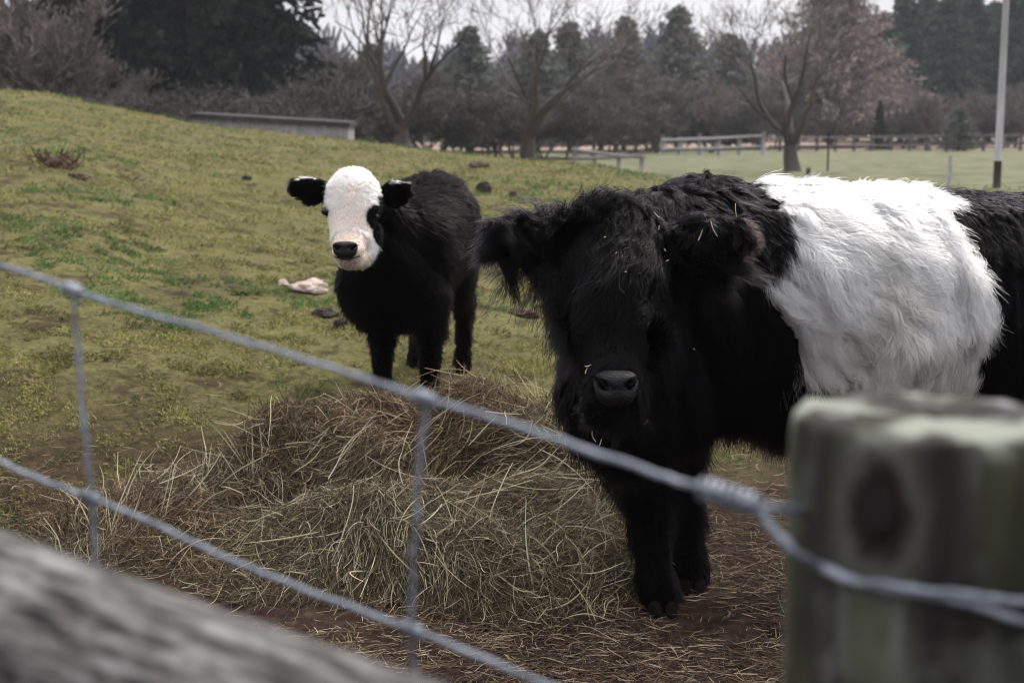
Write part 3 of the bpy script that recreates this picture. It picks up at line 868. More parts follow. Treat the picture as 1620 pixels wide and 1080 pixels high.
curves_obj('black_head_fur', S[~rust], taper(12, .0008, .0002), HN, cow)
curves_obj('rusty_ear_fur', S[rust], taper(12, .0008, .0002), H_RUST, cow)
S, p, n = grow_fur(body.data, 22000, 2600, lambda p, n: norm(tang(n, ear_w(p)[1] * .7 + np.array([[0, 0, -.6]]) + vnoise(p, 9., 3, 3.) * .6)),
                   lambda p, n: .034 + .022 * np.abs(vnoise(p, 8., 1)[:, 0]), r1, steps=8, clump=.6, frizz=.14, lift=.70, curl=.75, grav=.60, waves=2.8,
                   dens=lambda p, n: (ear_w(p)[0] > .3) * 1.0)
rust = (p[:, 0] > .06) & (r1.random(len(p)) < .35)
curves_obj('ear_fringe', S[~rust], taper(8, .0008, .0002), HN, cow)
curves_obj('rusty_ear_fringe', S[rust], taper(8, .0008, .0002), H_RUST, cow)
S, p, n = grow_fur(body.data, 160000, 4200, flow_cow, len_cow, r1, steps=9, clump=.76, frizz=.075, lift=lift_cow, curl=.55, grav=.42,
                   dens=dens_vis(lambda p, n: np.where(belt_mask(p), .0, 1.0) * (1.02 - hear(p)) * (1 + .8 * (p[:, 2] < .45)) * np.where(p @ AX > 1.0, .45, 1.0)))
curves_obj('black_fur', S, taper(9, .00085, .0002), H_BLACK, cow)
S, p, n = grow_fur(body.data, 150000, 1500, flow_belt, lambda p, n: np.minimum(len_cow(p, n) * 1.55, .19 - .07 * (n[:, 2] < -.3)), r1, steps=12, clump=.84, frizz=.080, lift=.42, curl=1.35, grav=.35, waves=3.0,
                   dens=dens_vis(lambda p, n: np.where(belt_mask(p), 1.0, .0)))
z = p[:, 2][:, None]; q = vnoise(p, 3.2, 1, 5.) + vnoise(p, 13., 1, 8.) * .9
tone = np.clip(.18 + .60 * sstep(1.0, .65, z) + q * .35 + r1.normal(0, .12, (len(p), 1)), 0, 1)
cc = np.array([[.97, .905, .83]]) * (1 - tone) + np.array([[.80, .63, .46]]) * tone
curves_obj('white_belt_fur', S, taper(12, .00075, .0002), H_WHITE, cow, cc)

def nose_part(parent, c, w, h, dpt, m, name='nose', tilt=R(4), dark_nostril=.30):
    bm = bmesh.new()
    bmesh.ops.create_uvsphere(bm, u_segments=48, v_segments=32, radius=1.0)
    for v in bm.verts:
        x, y, z = v.co
        x = math.copysign(abs(x) ** .66, x); z = math.copysign(abs(z) ** .72, z)
        wd = 1.0 + .16 * z                                # wider at the top
        dep = 0.0
        for sx in (-1, 1):                                # nostrils: slanting hollows near the upper corners
            dx = (x - sx * .66) * 1.0; dz = (z - .36)
            a = dx * sx * .75 + dz * .66; b = -dx * sx * .66 + dz * .75
            dep += math.exp(-((a / .36) ** 2 + (b / .19) ** 2))
        groove = math.exp(-(x / .05) ** 2) * .07 * (z < .3) - math.exp(-((abs(x) - .70) / .12) ** 2 - ((z - .72) / .2) ** 2) * .12
        yy = y + (dep * .85 + groove) * (1 if y < 0 else 0)
        v.co = Vector((x * w * wd, yy * dpt, z * h))
    bmesh.ops.rotate(bm, verts=bm.verts, cent=(0, 0, 0), matrix=Matrix.Rotation(tilt, 3, 'X'))
    o = bm_obj(name, bm, m, parent); o.location = c
    for sx in (-1, 1):  # black lumps set in the hollows, painting the shade inside them
        b2 = bmesh.new(); bmesh.ops.create_uvsphere(b2, u_segments=20, v_segments=14, radius=1.0)
        for v in b2.verts:
            x, y, z = v.co; v.co = Vector((x * w * .30 * (1 + .3 * z), y * dpt * .30, z * h * .17 + abs(x) * x * sx * h * .10))
        bmesh.ops.rotate(b2, verts=b2.verts, cent=(0, 0, 0), matrix=Matrix.Rotation(-sx * R(38), 3, 'Y'))
        k = bm_obj('dark_nostril', b2, M_NOSTRIL_SHADE, o); k.location = (sx * w * .70, -dpt * .62, h * .34)
    return o
M_NOSTRIL_SHADE, _nt2, _n2, _l2, _p2 = mat('nostril_shade'); _p2.inputs['Base Color'].default_value = (.0015, .0012, .0012, 1); _p2.inputs['Roughness'].default_value = .8; _p2.inputs['Specular IOR Level'].default_value = .05
nose_part(cow, tuple(NOSEP + [0, .012, .002]), .054, .046, .036, M_NOSE)
for sx in (-1, 1):
    bm = bmesh.new(); bmesh.ops.create_uvsphere(bm, u_segments=16, v_segments=12, radius=.021)
    o = bm_obj('eye', bm, M_EYE, cow); o.location = loc(V3(973, 478, 3.64) + [sx * .096, .018, 0])

def hoof(parent, c, w=.047, h=.055):
    bm = bmesh.new()
    for sx in (-1, 1):
        b2 = bmesh.new(); bmesh.ops.create_uvsphere(b2, u_segments=14, v_segments=10, radius=1)
        for v in b2.verts:
            z = max(v.co.z, -.55)
            v.co = Vector((v.co.x * w * .56 + sx * w * .40, v.co.y * w * 1.25 * (1 - .2 * z) - w * .25 * (1 - z), (z + .55) * h / 1.55))
        me = bpy.data.meshes.new('x'); b2.to_mesh(me); b2.free(); bm.from_mesh(me); bpy.data.meshes.remove(me)
    o = bm_obj('hoof', bm, M_HOOF, parent); o.location = c
for g in (g1, g2, *HIND): hoof(cow, tuple(np.asarray(g) - CO + [0, -.012, .0]))

# bits of straw caught in the coat
def caught_straw():
    r = np.random.default_rng(5)
    P_ = []
    for (px, py, Y, L, a) in [(1130, 362, 3.70, .045, 2.0), (1108, 372, 3.70, .03, 1.2), (1165, 335, 3.78, .045, 1.7), (930, 578, 3.44, .016, .3), (928, 586, 3.44, .016, 1.2),
                              (957, 375, 3.55, .006, .4), (975, 400, 3.55, .006, 1.), (1042, 360, 3.62, .012, 1.4), (1052, 395, 3.6, .008, 2.2), (1056, 412, 3.6, .008, .5),
                              (940, 690, 3.50, .03, 1.9), (950, 700, 3.5, .02, 1.3), (1022, 668, 3.5, .014, .8), (990, 430, 3.55, .005, 0), (1098, 552, 3.6, .005, 0), (1040, 340, 3.66, .02, 2.4)]:
        c = V3(px, py, Y) - CO
        d = np.array([math.cos(a), 0, math.sin(a)])
        b = norm(r.normal(size=3)) * L * .12
        P_.append([c - d * L / 2, c - d * L / 6 + b, c + d * L / 6 + b, c + d * L / 2])
    m = attr_mat('straw_bit', .7, .2)
    curves_obj('caught_straw', np.array(P_), .0011, m, cow, cols=np.tile([[.45, .38, .25]], (len(P_), 1)))
caught_straw()

# ---- the calf
KY = 6.42
KO = np.array([(645 - 810) / FPX * KY, KY, 0.0]); KO[2] = gz(KO[0], KO[1])
KA = R(82)
KX = np.array([math.cos(KA), math.sin(KA), 0]); KL = np.array([-math.sin(KA), math.cos(KA), 0])
def kw(s, l, z): return KO + KX * s + KL * l + np.array([0, 0, z])
calf = thing('calf', 'black calf with a woolly white face and black eye patch, standing behind the hay', 'calf', KO)
KR = Matrix.Rotation(KA, 3, 'Z')
def EK(p, r, rot=KR): return ellips(tuple(np.asarray(p) - KO), r, rot)
bm = bmesh.new()
hull(bm, EK(kw(.02, .03, .66), (.16, .24, .25)), EK(kw(.42, 0, .72), (.18, .255, .28)))
hull(bm, EK(kw(.40, 0, .72), (.18, .255, .28)), EK(kw(.62, .0, .76), (.15, .22, .25)))
hull(bm, EK(kw(-.08, .085, .54), (.12, .22, .22)), EK(kw(.10, 0, .68), (.14, .19, .22)))
KP = V3(562, 310, 6.08); KM = V3(551, 398, 5.84)
hull(bm, EK(kw(-.02, .06, .68), (.14, .20, .20)), EK(KP + [.04, .14, -.08], (.10, .10, .12), I3))
hull(bm, EK(kw(-.08, .0, .52), (.12, .17, .16)), EK(KP + [.04, .13, -.20], (.105, .09, .12), I3))
# head
hull(bm, EK(V3(559, 277, 6.10), (.07, .06, .03), I3), EK(V3(559, 298, 6.08), (.110, .09, .060), I3))
hull(bm, EK(V3(559, 298, 6.08), (.112, .09, .060), I3), EK(V3(559, 332, 6.02), (.125, .095, .06), I3))
hull(bm, EK(V3(559, 332, 6.02), (.118, .095, .06), I3), EK(V3(556, 372, 5.94), (.084, .085, .05), I3))
hull(bm, EK(V3(556, 372, 5.94), (.080, .085, .05), I3), EK(KM, (.069, .062, .044), I3))
hull(bm, EK(KM + [0, 0, .0], (.070, .060, .040), I3), EK(KM + [.006, .022, -.050], (.056, .055, .028), I3))
hull(bm, EK(V3(572, 372, 6.10), (.10, .06, .08), I3), EK(KM + [.02, .06, -.04], (.06, .05, .038), I3))
KE = []
for a, b in ((V3(520, 303, 6.12), V3(463, 297, 6.10)), (V3(604, 308, 6.14), V3(646, 302, 6.12))):
    md = (a + b) / 2 + [0, 0, -.004]
    hull(bm, EK(a, (.034, .02, .036), I3), EK(md, (.05, .016, .064), I3))
    hull(bm, EK(md, (.05, .016, .064), I3), EK(b, (.022, .012, .040), I3))
    KE.append((a, b))
k1 = np.array(V3(605, 610, 6.36)); k1[2] = gz(k1[0], k1[1]); k2 = np.array(V3(680, 605, 6.40)); k2[2] = gz(k2[0], k2[1])
for g, top in ((k1, kw(-.02, .11, .50)), (k2, kw(-.0, -.11, .50))):
    kn = np.array([g[0] * .8 + top[0] * .2, g[1], g[2] + .29]); fe = g + [0, .01, .10]
    hull(bm, EK(top, (.09, .075, .10)), EK(kn + [0, 0, .04], (.060, .055, .05)))
    hull(bm, EK(kn, (.056, .052, .05)), EK(fe, (.032, .032, .035)))
    hull(bm, EK(fe, (.034, .034, .03)), EK(g + [0, -.01, .03], (.040, .042, .025)))
KH = []
for s0, l0 in ((.64, -.13), (.70, .12)):
    hip = kw(s0 - .05, l0, .60); st = kw(s0 - .10, l0, .46); hock = kw(s0 + .10, l0, .33); fe = kw(s0 + .04, l0, .10); ft = kw(s0 + .02, l0, 0)
    ft[2] = gz(ft[0], ft[1])
    for q in (hock, fe): q[2] += ft[2] - KO[2]
    hull(bm, EK(hip, (.13, .085, .15)), EK(st, (.08, .065, .08)))
    hull(bm, EK(st, (.08, .062, .08)), EK(hock, (.038, .036, .045)))
    hull(bm, EK(hock, (.040, .036, .04)), EK(fe, (.032, .032, .035)))
    hull(bm, EK(fe, (.034, .034, .03)), EK(ft + [0, 0, .03], (.040, .040, .025)))
    KH.append(ft)
hull(bm, EK(kw(.78, 0, .78), (.04, .035, .04)), EK(kw(.84, 0, .60), (.022, .022, .03)))
hull(bm, EK(kw(.84, 0, .60), (.022, .022, .03)), EK(kw(.84, .02, .36), (.02, .02, .03)))
kbody = solidify_body('body', bm, .010, 7, M_COAT, calf)

def calf_ear(p):
    out = np.zeros(len(p)); T = np.zeros(len(p)); D = np.zeros((len(p), 3))
    for a, b in KE:
        a_, b_ = a - KO, b - KO
        t = ((p - a_) @ (b_ - a_)) / ((b_ - a_) @ (b_ - a_)); tc_ = np.clip(t, 0, 1)
        d = np.linalg.norm(p - (a_ + tc_[:, None] * (b_ - a_)), axis=1)
        w = sstep(.085, .06, d) * sstep(-.02, .12, t); out = np.maximum(out, w); T[w > 0] = t[w > 0]; D[w > 0] = norm(b_ - a_)
    return out, T, D
KPc, KMc = KP - KO, KM - KO
EYE_R = V3(592, 343, 5.975) - KO; EYE_L = V3(514, 334, 5.985) - KO
def calf_white(p):
    e, T, D = calf_ear(p)
    t = (KPc[2] + .09 - p[:, 2]) / (KPc[2] + .09 - (KMc[2] - .07))
    w = (t > -.1) & (t < 1.08)
    yb = np.interp(t, [0, .3, .6, 1], [KPc[1] + .025, KPc[1] + .01, KMc[1] + .17, KMc[1] + .15])
    w &= p[:, 1] < yb + vnoise(p, 8, 1)[:, 0] * .008
    w &= (e < .5)
    d = (p - EYE_R) * np.array([1.25, .6, .85]); w &= np.linalg.norm(d, axis=1) > .047
    # dark bridge from the eye up to the ear on that side
    q = EYE_R + np.array([.05, .05, .055]); d = (p - q) * np.array([1, .7, .9]); w &= np.linalg.norm(d, axis=1) > .052
    d = (p - EYE_L) * np.array([1.0, .6, 1.3]); w &= np.linalg.norm(d, axis=1) > .027
    rim = (e >= .5) & (p[:, 2] > 0) & (T > .35) & (T < .95)
    return w, e
def calf_coat(p):
    w, e = calf_white(p)
    c = np.where(w[:, None], np.array([[.55, .42, .34]]), np.array([[.002, .002, .002]]))
    mz = np.linalg.norm((p - (KMc + [0, -.05, -.055])) * [1, 1, 1.4], axis=1) < .05
    return np.where((mz & w)[:, None], np.array([[.36, .25, .22]]), c)
vert_color(kbody.data, calf_coat)
KN = KMc + np.array([-.006, -.056, .012])
def flow_calf(p, n):
    q = vnoise(p, 3.0, 3); q2 = vnoise(p, 9.0, 3, 2.)
    d = tang(n, np.repeat(np.array([[0, 0, -1.0]]), len(p), 0)) + KX[None] * .5 + q * .25 + q2 * .2
    hw = sstep(.20, .15, np.linalg.norm(p - KPc - [0, -.02, -.05], axis=1))[:, None]
    # crown whorl: hair runs outwards from the forehead
    rad = p - (V3(558, 300, 5.97) - KO)
    hd = norm(rad) * 1.0 + np.array([[0, 0, .30]]) * sstep(.02, -.10, -p[:, 2:3] + (V3(558, 300, 5.97) - KO)[2]) + q2 * .55
    d = d * (1 - hw) + hd * hw
    e, T, D = calf_ear(p)
    d = d * (1 - e[:, None]) + (D + [0, 0, -.2] + q2 * .2) * e[:, None]
    return norm(tang(n, d))
def len_calf(p, n):
    z = p[:, 2]
    L = np.where(z > .3, .055, .034)
    L = L + .01 * sstep(.6, .35, z) * (z > .3)
    hd = sstep(.24, .18, np.linalg.norm(p - KPc - [0, -.02, -.03], axis=1))
    t = np.clip((KPc[2] + .07 - z) / (KPc[2] + .07 - KMc[2]), 0, 1)
    L = L * (1 - hd) + np.interp(t, [0, .3, .55, .8, 1], [.021, .019, .010, .006, .005]) * hd
    mz = np.linalg.norm(p - KMc, axis=1)
    L = np.where(mz < .10, np.minimum(L, .006), L)
    e, T, D = calf_ear(p); L = L * (1 - e) + .022 * e
    L = np.where(calf_white(p)[0], np.minimum(L, .024), L)
    L = L * sstep(.03, .045, np.linalg.norm((p - KN) * [.95, 1, 1.2], axis=1)) + .001
    return np.where(z < .05, .008, L)
r2 = np.random.default_rng(202)
S, p, n = grow_fur(kbody.data, 170000, 9000, flow_calf, len_calf, r2, steps=5, clump=.5, frizz=.14, lift=.62, curl=.20, grav=.25,
                   dens=lambda p, n: np.where(n[:, 1] > .4, .35, 1) * (1 + 2.2 * (np.linalg.norm(p - KPc - [0, -.03, -.06], axis=1) < .22)))
w, e = calf_white(p)
# pale fringe along the upper rim of each ear
rim = (e > .5) & (n[:, 2] > .55) & (r2.random(len(p)) < .8)
rim &= (np.minimum(np.linalg.norm(p - (V3(488, 272, 6.1) - KO), axis=1), np.linalg.norm(p - (V3(625, 282, 6.1) - KO), axis=1)) < .055)
w = w | rim
curves_obj('white_face_fur', S[w], taper(5, .0011, .0003), H_FACE, calf)
curves_obj('black_fur', S[~w], taper(5, .0012, .0003), H_CALF, calf)
nose_part(calf, tuple(KN), .050, .035, .024, M_NOSE, tilt=R(0))
for c in (EYE_R + [.002, .008, 0], EYE_L + [.002, .002, 0]):
    bm = bmesh.new(); bmesh.ops.create_uvsphere(bm, u_segments=16, v_segments=12, radius=.019)
    o = bm_obj('eye', bm, M_EYE, calf); o.location = tuple(c)
# mouth line and pale lower lip
mc = KM - KO + np.array([-.004, -.0, -.024])
bm = bmesh.new()
pts = [mc + [.062 * math.sin(a), -.056 * math.cos(a) - .002, -.004 * math.cos(2 * a) + .004 * abs(math.sin(a)) * 2] for a in np.linspace(-1.25, 1.25, 15)]
tube(bm, pts, [.0015] + [.0032] * 13 + [.0015], 6); bm_obj('mouth', bm, M_EYE, calf)
for g in (k1, k2, *KH): hoof(calf, tuple(np.asarray(g) - KO + [0, -.008, 0]), .036, .04)

# ------------------------------------------------------------------ hay
HX, HY = -.35, 4.95
def hay_h(x, y):
    q = np.stack([np.ravel(x), np.ravel(y), np.zeros(np.size(x))], 1)
    nz = vnoise(q, 1.1, 1)[:, 0].reshape(np.shape(x)); n2 = vnoise(q, 3.2, 1, 4)[:, 0].reshape(np.shape(x))
    def lump(cx, cy, rx, ry, h, a=0.0, pw=1.5):
        dx, dy = x - cx, y - cy
        u = dx * math.cos(a) + dy * math.sin(a); v = -dx * math.sin(a) + dy * math.cos(a)
        d = (u / rx) ** 2 + (v / ry) ** 2
        return h * np.clip(1 - d, 0, 1) ** pw
    H = np.stack([lump(-.25, 5.05, .98, .62, .38), lump(-.62, 4.94, .66, .5, .27), lump(.06, 4.86, .42, .5, .30), lump(-.0, 4.30, .46, .46, .27, .0, 1.2), lump(-.42, 4.42, .70, .45, .22),
                  lump(-1.10, 4.88, .62, .42, .15), lump(-.95, 4.6, .5, .3, .10)], 0)
    k = 20.0
    h = np.log(np.exp(k * H).sum(0) - (len(H) - 1)) / k
    h = h - lump(-.18, 4.66, .42, .13, .13, .1, 1.0) - lump(-.75, 4.62, .3, .10, .06, .0, 1.0)
    return np.maximum(h * (1 + .16 * nz + .12 * n2), 0)
hx = np.arange(-2.1, 1.1, .025); hy = np.arange(3.6, 5.9, .025)
AX_, AY_ = np.meshgrid(hx, hy)
HH = hay_h(AX_, AY_)
AZ_ = ground_z(AX_, AY_) + HH - .02 * (HH < .004) - .03 * (HH <= 0)
na, nb_ = AX_.shape
ii = np.arange(na * nb_).reshape(na, nb_)
quads = np.stack([ii[:-1, :-1].ravel(), ii[:-1, 1:].ravel(), ii[1:, 1:].ravel(), ii[1:, :-1].ravel()], 1)
quads = quads[HH.ravel()[quads].max(1) > .001]
M_HAYIN = noise_mat('hay_matted', (.022, .015, .009), (.12, .085, .045), 30, .95, (1, 1, 3), 1.0, 60, c3=(.055, .038, .022), dist=.02)
used, inv = np.unique(quads, return_inverse=True)
vv = np.stack([AX_.ravel(), AY_.ravel(), AZ_.ravel()], 1)[used]
hay = mesh_np('hay_heap', vv, inv.reshape(-1, 4), M_HAYIN)
kind(tag(hay, 'heap of loose golden brown and greenish hay on the ground in front of the calf', 'hay heap'), 'stuff')
M_STRAW = attr_mat('straw', .65, .25, .15)
def strands(p, d, L, n, r, bend=.25, k=6, sag=None):
    """bent stalks centred on p along d"""
    b1 = norm(np.cross(d, r.normal(size=d.shape))); b2 = norm(np.cross(d, r.normal(size=d.shape)))
    t = np.linspace(-.5, .5, k)[None, :, None]
    a1 = (r.normal(0, bend, len(p)) * L)[:, None, None]; a2 = (r.normal(0, bend * .35, len(p)) * L)[:, None, None]
    P = p[:, None] + d[:, None] * L[:, None, None] * t + b1[:, None] * a1 * (4 * t * t - .3) + b2[:, None] * a2 * np.sin(6 * t + 1)
    return P
def pal(r, n, cs, w):
    cs = np.array(cs); i = r.choice(len(cs), n, p=np.array(w) / sum(w)); return cs[i] * r.uniform(.65, 1.25, (n, 1))
def make_hay():
    r = np.random.default_rng(55)
    n = 64000
    x = r.uniform(-2.0, 1.0, n * 3); y = r.uniform(3.65, 5.85, n * 3); h = hay_h(x, y)
    ok = r.random(n * 3) < np.clip((h + .0) / .05, 0.0, 1) ** .7
    x, y, h = x[ok][:n], y[ok][:n], h[ok][:n]; n = len(x)
    e = .02
    nx_ = -(hay_h(x + e, y) - hay_h(x - e, y)) / (2 * e); ny_ = -(hay_h(x, y + e) - hay_h(x, y - e)) / (2 * e)
    N = norm(np.stack([nx_, ny_, np.ones(n)], 1))
    p = np.stack([x, y, ground_z(x, y) + h], 1)
    fl = vnoise(p, 1.4, 3, 8.0)
    d = norm(tang(N, norm(fl * 1.2 + r.normal(0, .75, (n, 3)) + np.array([.6, 0, 0]))) + N * r.normal(0, .22, (n, 1)))
    L = np.clip(r.lognormal(-2.40, .50, n), .025, .30)
    depth = r.uniform(-.02, .022, n)
    out = r.random(n) < .06
    d[out] = norm(d[out] + N[out] * r.uniform(.3, 1.1, (out.sum(), 1)))
    p = p + N * depth[:, None] + N * (out * L * .22)[:, None]
    P = strands(p, d, L, n, r, .14)
    gz_ = ground_z(P[..., 0].ravel(), P[..., 1].ravel()).reshape(P.shape[:2]); P[..., 2] = np.maximum(P[..., 2], gz_ + .004)
    # older brown hay on top, greener fresh hay in front
    g = np.clip(.5 + (4.72 - y) * 1.1 + vnoise(p, 1.5, 1, 3.)[:, 0] * .5, 0, 1)[:, None]
    brown = pal(r, n, [(.115, .070, .034), (.18, .120, .062), (.042, .025, .015), (.42, .33, .20)], [4, 3, 5, 1.4])
    green = pal(r, n, [(.105, .080, .042), (.20, .165, .10), (.055, .044, .025), (.50, .43, .29)], [3, 3, 4, 1.6])
    c = np.where(r.random((n, 1)) < g, green, brown)
    rad = (.0004 + .0012 * r.random(n) ** 2.2)[:, None] * np.interp(np.linspace(0, 1, 6), [0, .1, .8, 1], [.6, 1, .8, .35])[None]
    big = r.random(n) < .03
    rad[big] *= 1.6; c[big] = pal(r, big.sum(), [(.42, .36, .24), (.34, .28, .17)], [1, 1])
    m = 260
    i = r.choice(n, m); dd = norm(d[i] + N[i] * r.uniform(.1, 1.0, (m, 1))); LL = r.uniform(.12, .32, m)
    P2 = strands(p[i] + N[i] * (.02 + LL[:, None] * .12), dd, LL, m, r, .08)
    P = np.concatenate([P, P2]); c = np.concatenate([c, pal(r, m, [(.50, .44, .30), (.40, .33, .20), (.42, .42, .26)], [2, 1, 1])])
    rad = np.concatenate([rad, r.uniform(.0011, .0021, m)[:, None] * np.array([.8, 1, 1, .9, .7, .4])[None]])
    kind(tag(curves_obj('hay_stalks', P, rad, M_STRAW, None, c), 'bent hay stalks and blades lying over and sticking out of the hay heap', 'hay'), 'stuff')['group'] = 'hay'
make_hay()

def litter():
    """stalks trodden into the ground round the heap"""
    r = np.random.default_rng(66)
    n = 85000
    inv_d = r.uniform(1 / 7.2, 1 / 2.9, n); y = 1 / inv_d; x = r.uniform(-.50, .50, n) * y
    q = np.stack([x, y, np.zeros(n)], 1)
    a = vnoise(q, 1.6, 1)[:, 0]
    dens = np.clip(.62 + .5 * a + .25 * (y < 4.6) - .75 * sstep(5.0, 6.6, y + a), 0.03, 1)
    ok = (r.random(n) < dens) & (hay_h(x, y) < .03)
    x, y = x[ok], y[ok]; n = len(x)
    az = r.uniform(0, 6.283, n) ; d = norm(np.stack([np.cos(az) * 1.25, np.sin(az), r.normal(0, .10, n)], 1))
    p = np.stack([x, y, ground_z(x, y) + r.uniform(.004, .020, n)], 1)
    L = np.clip(r.lognormal(-3.0, .55, n), .015, .20)
    P = strands(p, d, L, n, r, .07, 5)
    P[..., 2] = np.maximum(P[..., 2], ground_z(P[..., 0].ravel(), P[..., 1].ravel()).reshape(P.shape[:2]) + .004)
    c = pal(r, n, [(.115, .070, .045), (.24, .170, .10), (.050, .030, .022), (.46, .37, .25)], [4, 2.5, 5, 1.5])
    rad = r.uniform(.0004, .0012, n)[:, None] * np.array([.6, 1, 1, .9, .4])[None]
    kind(tag(curves_obj('straw_litter', P, rad, M_STRAW, None, c), 'scattered trodden straw on the bare brown ground around the hay', 'straw'), 'stuff')
litter()

# ------------------------------------------------------------------ grass
def grass():
    r = np.random.default_rng(77)
    n = 760000
    inv_d = r.uniform(1 / 34., 1 / 3.4, n) ** 1.0; y = 1 / inv_d
    x = r.uniform(-.52, .52, n) * y
    q = np.stack([x, y, np.zeros(n)], 1)
    a = vnoise(q, .75, 1, 2.)[:, 0]; b = vnoise(q, 4.5, 1, 6.)[:, 0]; c_ = vnoise(q, 1.9, 1, 9.)[:, 0]
    near = sstep(4.6, 6.3, y + .45 * a + .35 * c_ - 1.3 * sstep(.1, .5, x))
    dens = np.clip((.52 + .38 * a + .85 * b + .65 * c_), 0.02, 1) * (.008 + .992 * near)
    ok = (r.random(n) < dens) & (hay_h(x, y) < .02)
    x, y, a, b, c_ = x[ok], y[ok], a[ok], b[ok], c_[ok]; n = len(x)
    s = 1 + np.clip(y - 6, 0, 30) * .085
    L = r.uniform(.012, .034, n) * s * (1 + .5 * np.clip(b, 0, 1)) ; w = r.uniform(.0013, .0026, n) * s
    az = r.uniform(0, 6.283, n); tilt = r.uniform(.15, 1.35, n)
    d = np.stack([np.cos(az) * np.sin(tilt), np.sin(az) * np.sin(tilt), np.cos(tilt)], 1)
    p = np.stack([x, y, ground_z(x, y) - .003], 1)
    sd = norm(np.cross(d, np.array([0, 0, 1.0]) + r.normal(0, .2, (n, 3))))
    m_ = p + d * (L * .6)[:, None]; tip = p + d * L[:, None] + np.array([0, 0, -1.]) * (L * .25)[:, None]
    v = np.stack([p - sd * w[:, None], p + sd * w[:, None], m_ + sd * (w * .8)[:, None], tip], 1).reshape(-1, 3)
    f = np.arange(n * 4).reshape(-1, 4)
    yel = pal(r, n, [(.185, .178, .055), (.255, .235, .090), (.095, .092, .034), (.32, .27, .15)], [4, 3, 3, 1.3])
    grn = pal(r, n, [(.070, .135, .036), (.100, .160, .048), (.050, .090, .030)], [2, 2, 2])
    gm = np.clip((vnoise(q[ok], .55, 1, 12.)[:, 0] - .22) * 3 + .12, 0, .9)[:, None]
    c = np.where(r.random((n, 1)) < gm, grn, yel) * np.clip(1 + .45 * c_ + .25 * b, .45, 1.5)[:, None]
    kind(tag(mesh_np('grass', v, f, attr_mat('grass_blade', .8, .12, .2), smooth=False, cols=np.repeat(c, 4, 0)), 'short mossy yellow green pasture grass', 'grass'), 'stuff')
grass()

# ------------------------------------------------------------------ droppings, clods, a pale flat stone
M_CLOD = noise_mat('clod', (.012, .009, .008), (.05, .036, .028), 20, .9, bump=1, bscale=40, dist=.02)
M_CLODR = noise_mat('brown_clod', (.045, .026, .019), (.12, .072, .050), 20, .9, bump=1, bscale=40, dist=.02)
M_STONE = noise_mat('pale_stone', (.30, .23, .19), (.58, .48, .41), 9, .8, bump=.6, bscale=20)
def lump(name, px, py, wpx, hpx, m, label, cat, seed, group=None, flat=.5):
    x, y, z = hit(px, py + hpx * .4)
    w = wpx / FPX * y / 2; h = hpx / FPX * y
    bm = bmesh.new(); bmesh.ops.create_icosphere(bm, subdivisions=4, radius=1)
    for v in bm.verts:
        o = Vector((seed * 3.1, 0, 0))
        q = 1 + .38 * noise.noise(v.co * 1.6 + o) + .22 * noise.noise(v.co * 4 + o) + .1 * noise.noise(v.co * 9 + o)
        v.co = Vector((v.co.x * q * w, v.co.y * q * w * .9, max(v.co.z * q, -.3) * h))
    o = bm_obj(name, bm, m); o.location = (x, y, z + h * .12)
    return tag(o, label, cat, group)
lump('dung_heap', 765, 298, 26, 14, M_CLOD, 'small dark round dung heap on the grass right of the calf', 'dung', 1)
lump('dung_heap', 812, 308, 14, 7, M_CLOD, 'tiny dark dropping on the grass between the dung heap and the belted cow', 'dung', 2)
lump('dry_clod', 92, 258, 40, 16, M_CLODR, 'brown clump of dead weed high on the left of the slope', 'clod', 3)
lump('dry_clod', 122, 279, 34, 8, M_CLODR, 'low brown earth patch just below the dead weed clump', 'clod', 4)
lump('dry_clod', 757, 262, 34, 9, M_CLODR, 'brown clod near the hill crest above the calf\'s back', 'clod', 5)
lump('dry_clod', 512, 497, 42, 12, M_CLOD, 'dark trampled clod on the grass left of the calf\'s chest', 'clod', 6)
lump('dry_clod', 540, 512, 22, 10, M_CLOD, 'small dark clod touching the calf\'s left outline', 'clod', 7)
lump('dry_clod', 826, 494, 44, 10, M_CLODR, 'reddish brown clod between the calf and the belted cow', 'clod', 8)
lump('dry_clod', 390, 282, 14, 6, M_CLOD, 'speck of dung on the slope left of the calf\'s ear', 'clod', 9)
lump('flat_stone', 492, 454, 56, 15, M_STONE, 'pale pinkish flat stone in the grass left of the calf', 'stone', 10)
lump('flat_stone', 448, 449, 18, 7, M_STONE, 'small pale stone next to the larger flat one', 'stone', 11)
lump('dry_clod', 1256, 990, 26, 14, M_CLOD, 'dark clod on the bare ground against the near post', 'clod', 12)

def dead_weed():
    x, y, z = hit(90, 262); r = np.random.default_rng(3)
    P_ = []
    for i in range(60):
        a = r.uniform(0, 6.28); L = r.uniform(.08, .26)
        d = norm(np.array([math.cos(a), math.sin(a), r.uniform(.3, 1.4)])); b = np.array([r.uniform(-.2, .2), r.uniform(-.1, .1), 0.0])
        P_.append([b + d * L * t + r.normal(0, .012, 3) for t in (0, .35, .7, 1)])
    o = curves_obj('dead_weed', np.array(P_), .005, attr_mat('dead_stalk', .9, .1), None, np.tile([[.09, .05, .035]], (60, 1)))
    o.location = (x, y, z); tag(o, 'dry brown weed stalks sticking up high on the left slope', 'weed')
dead_weed()

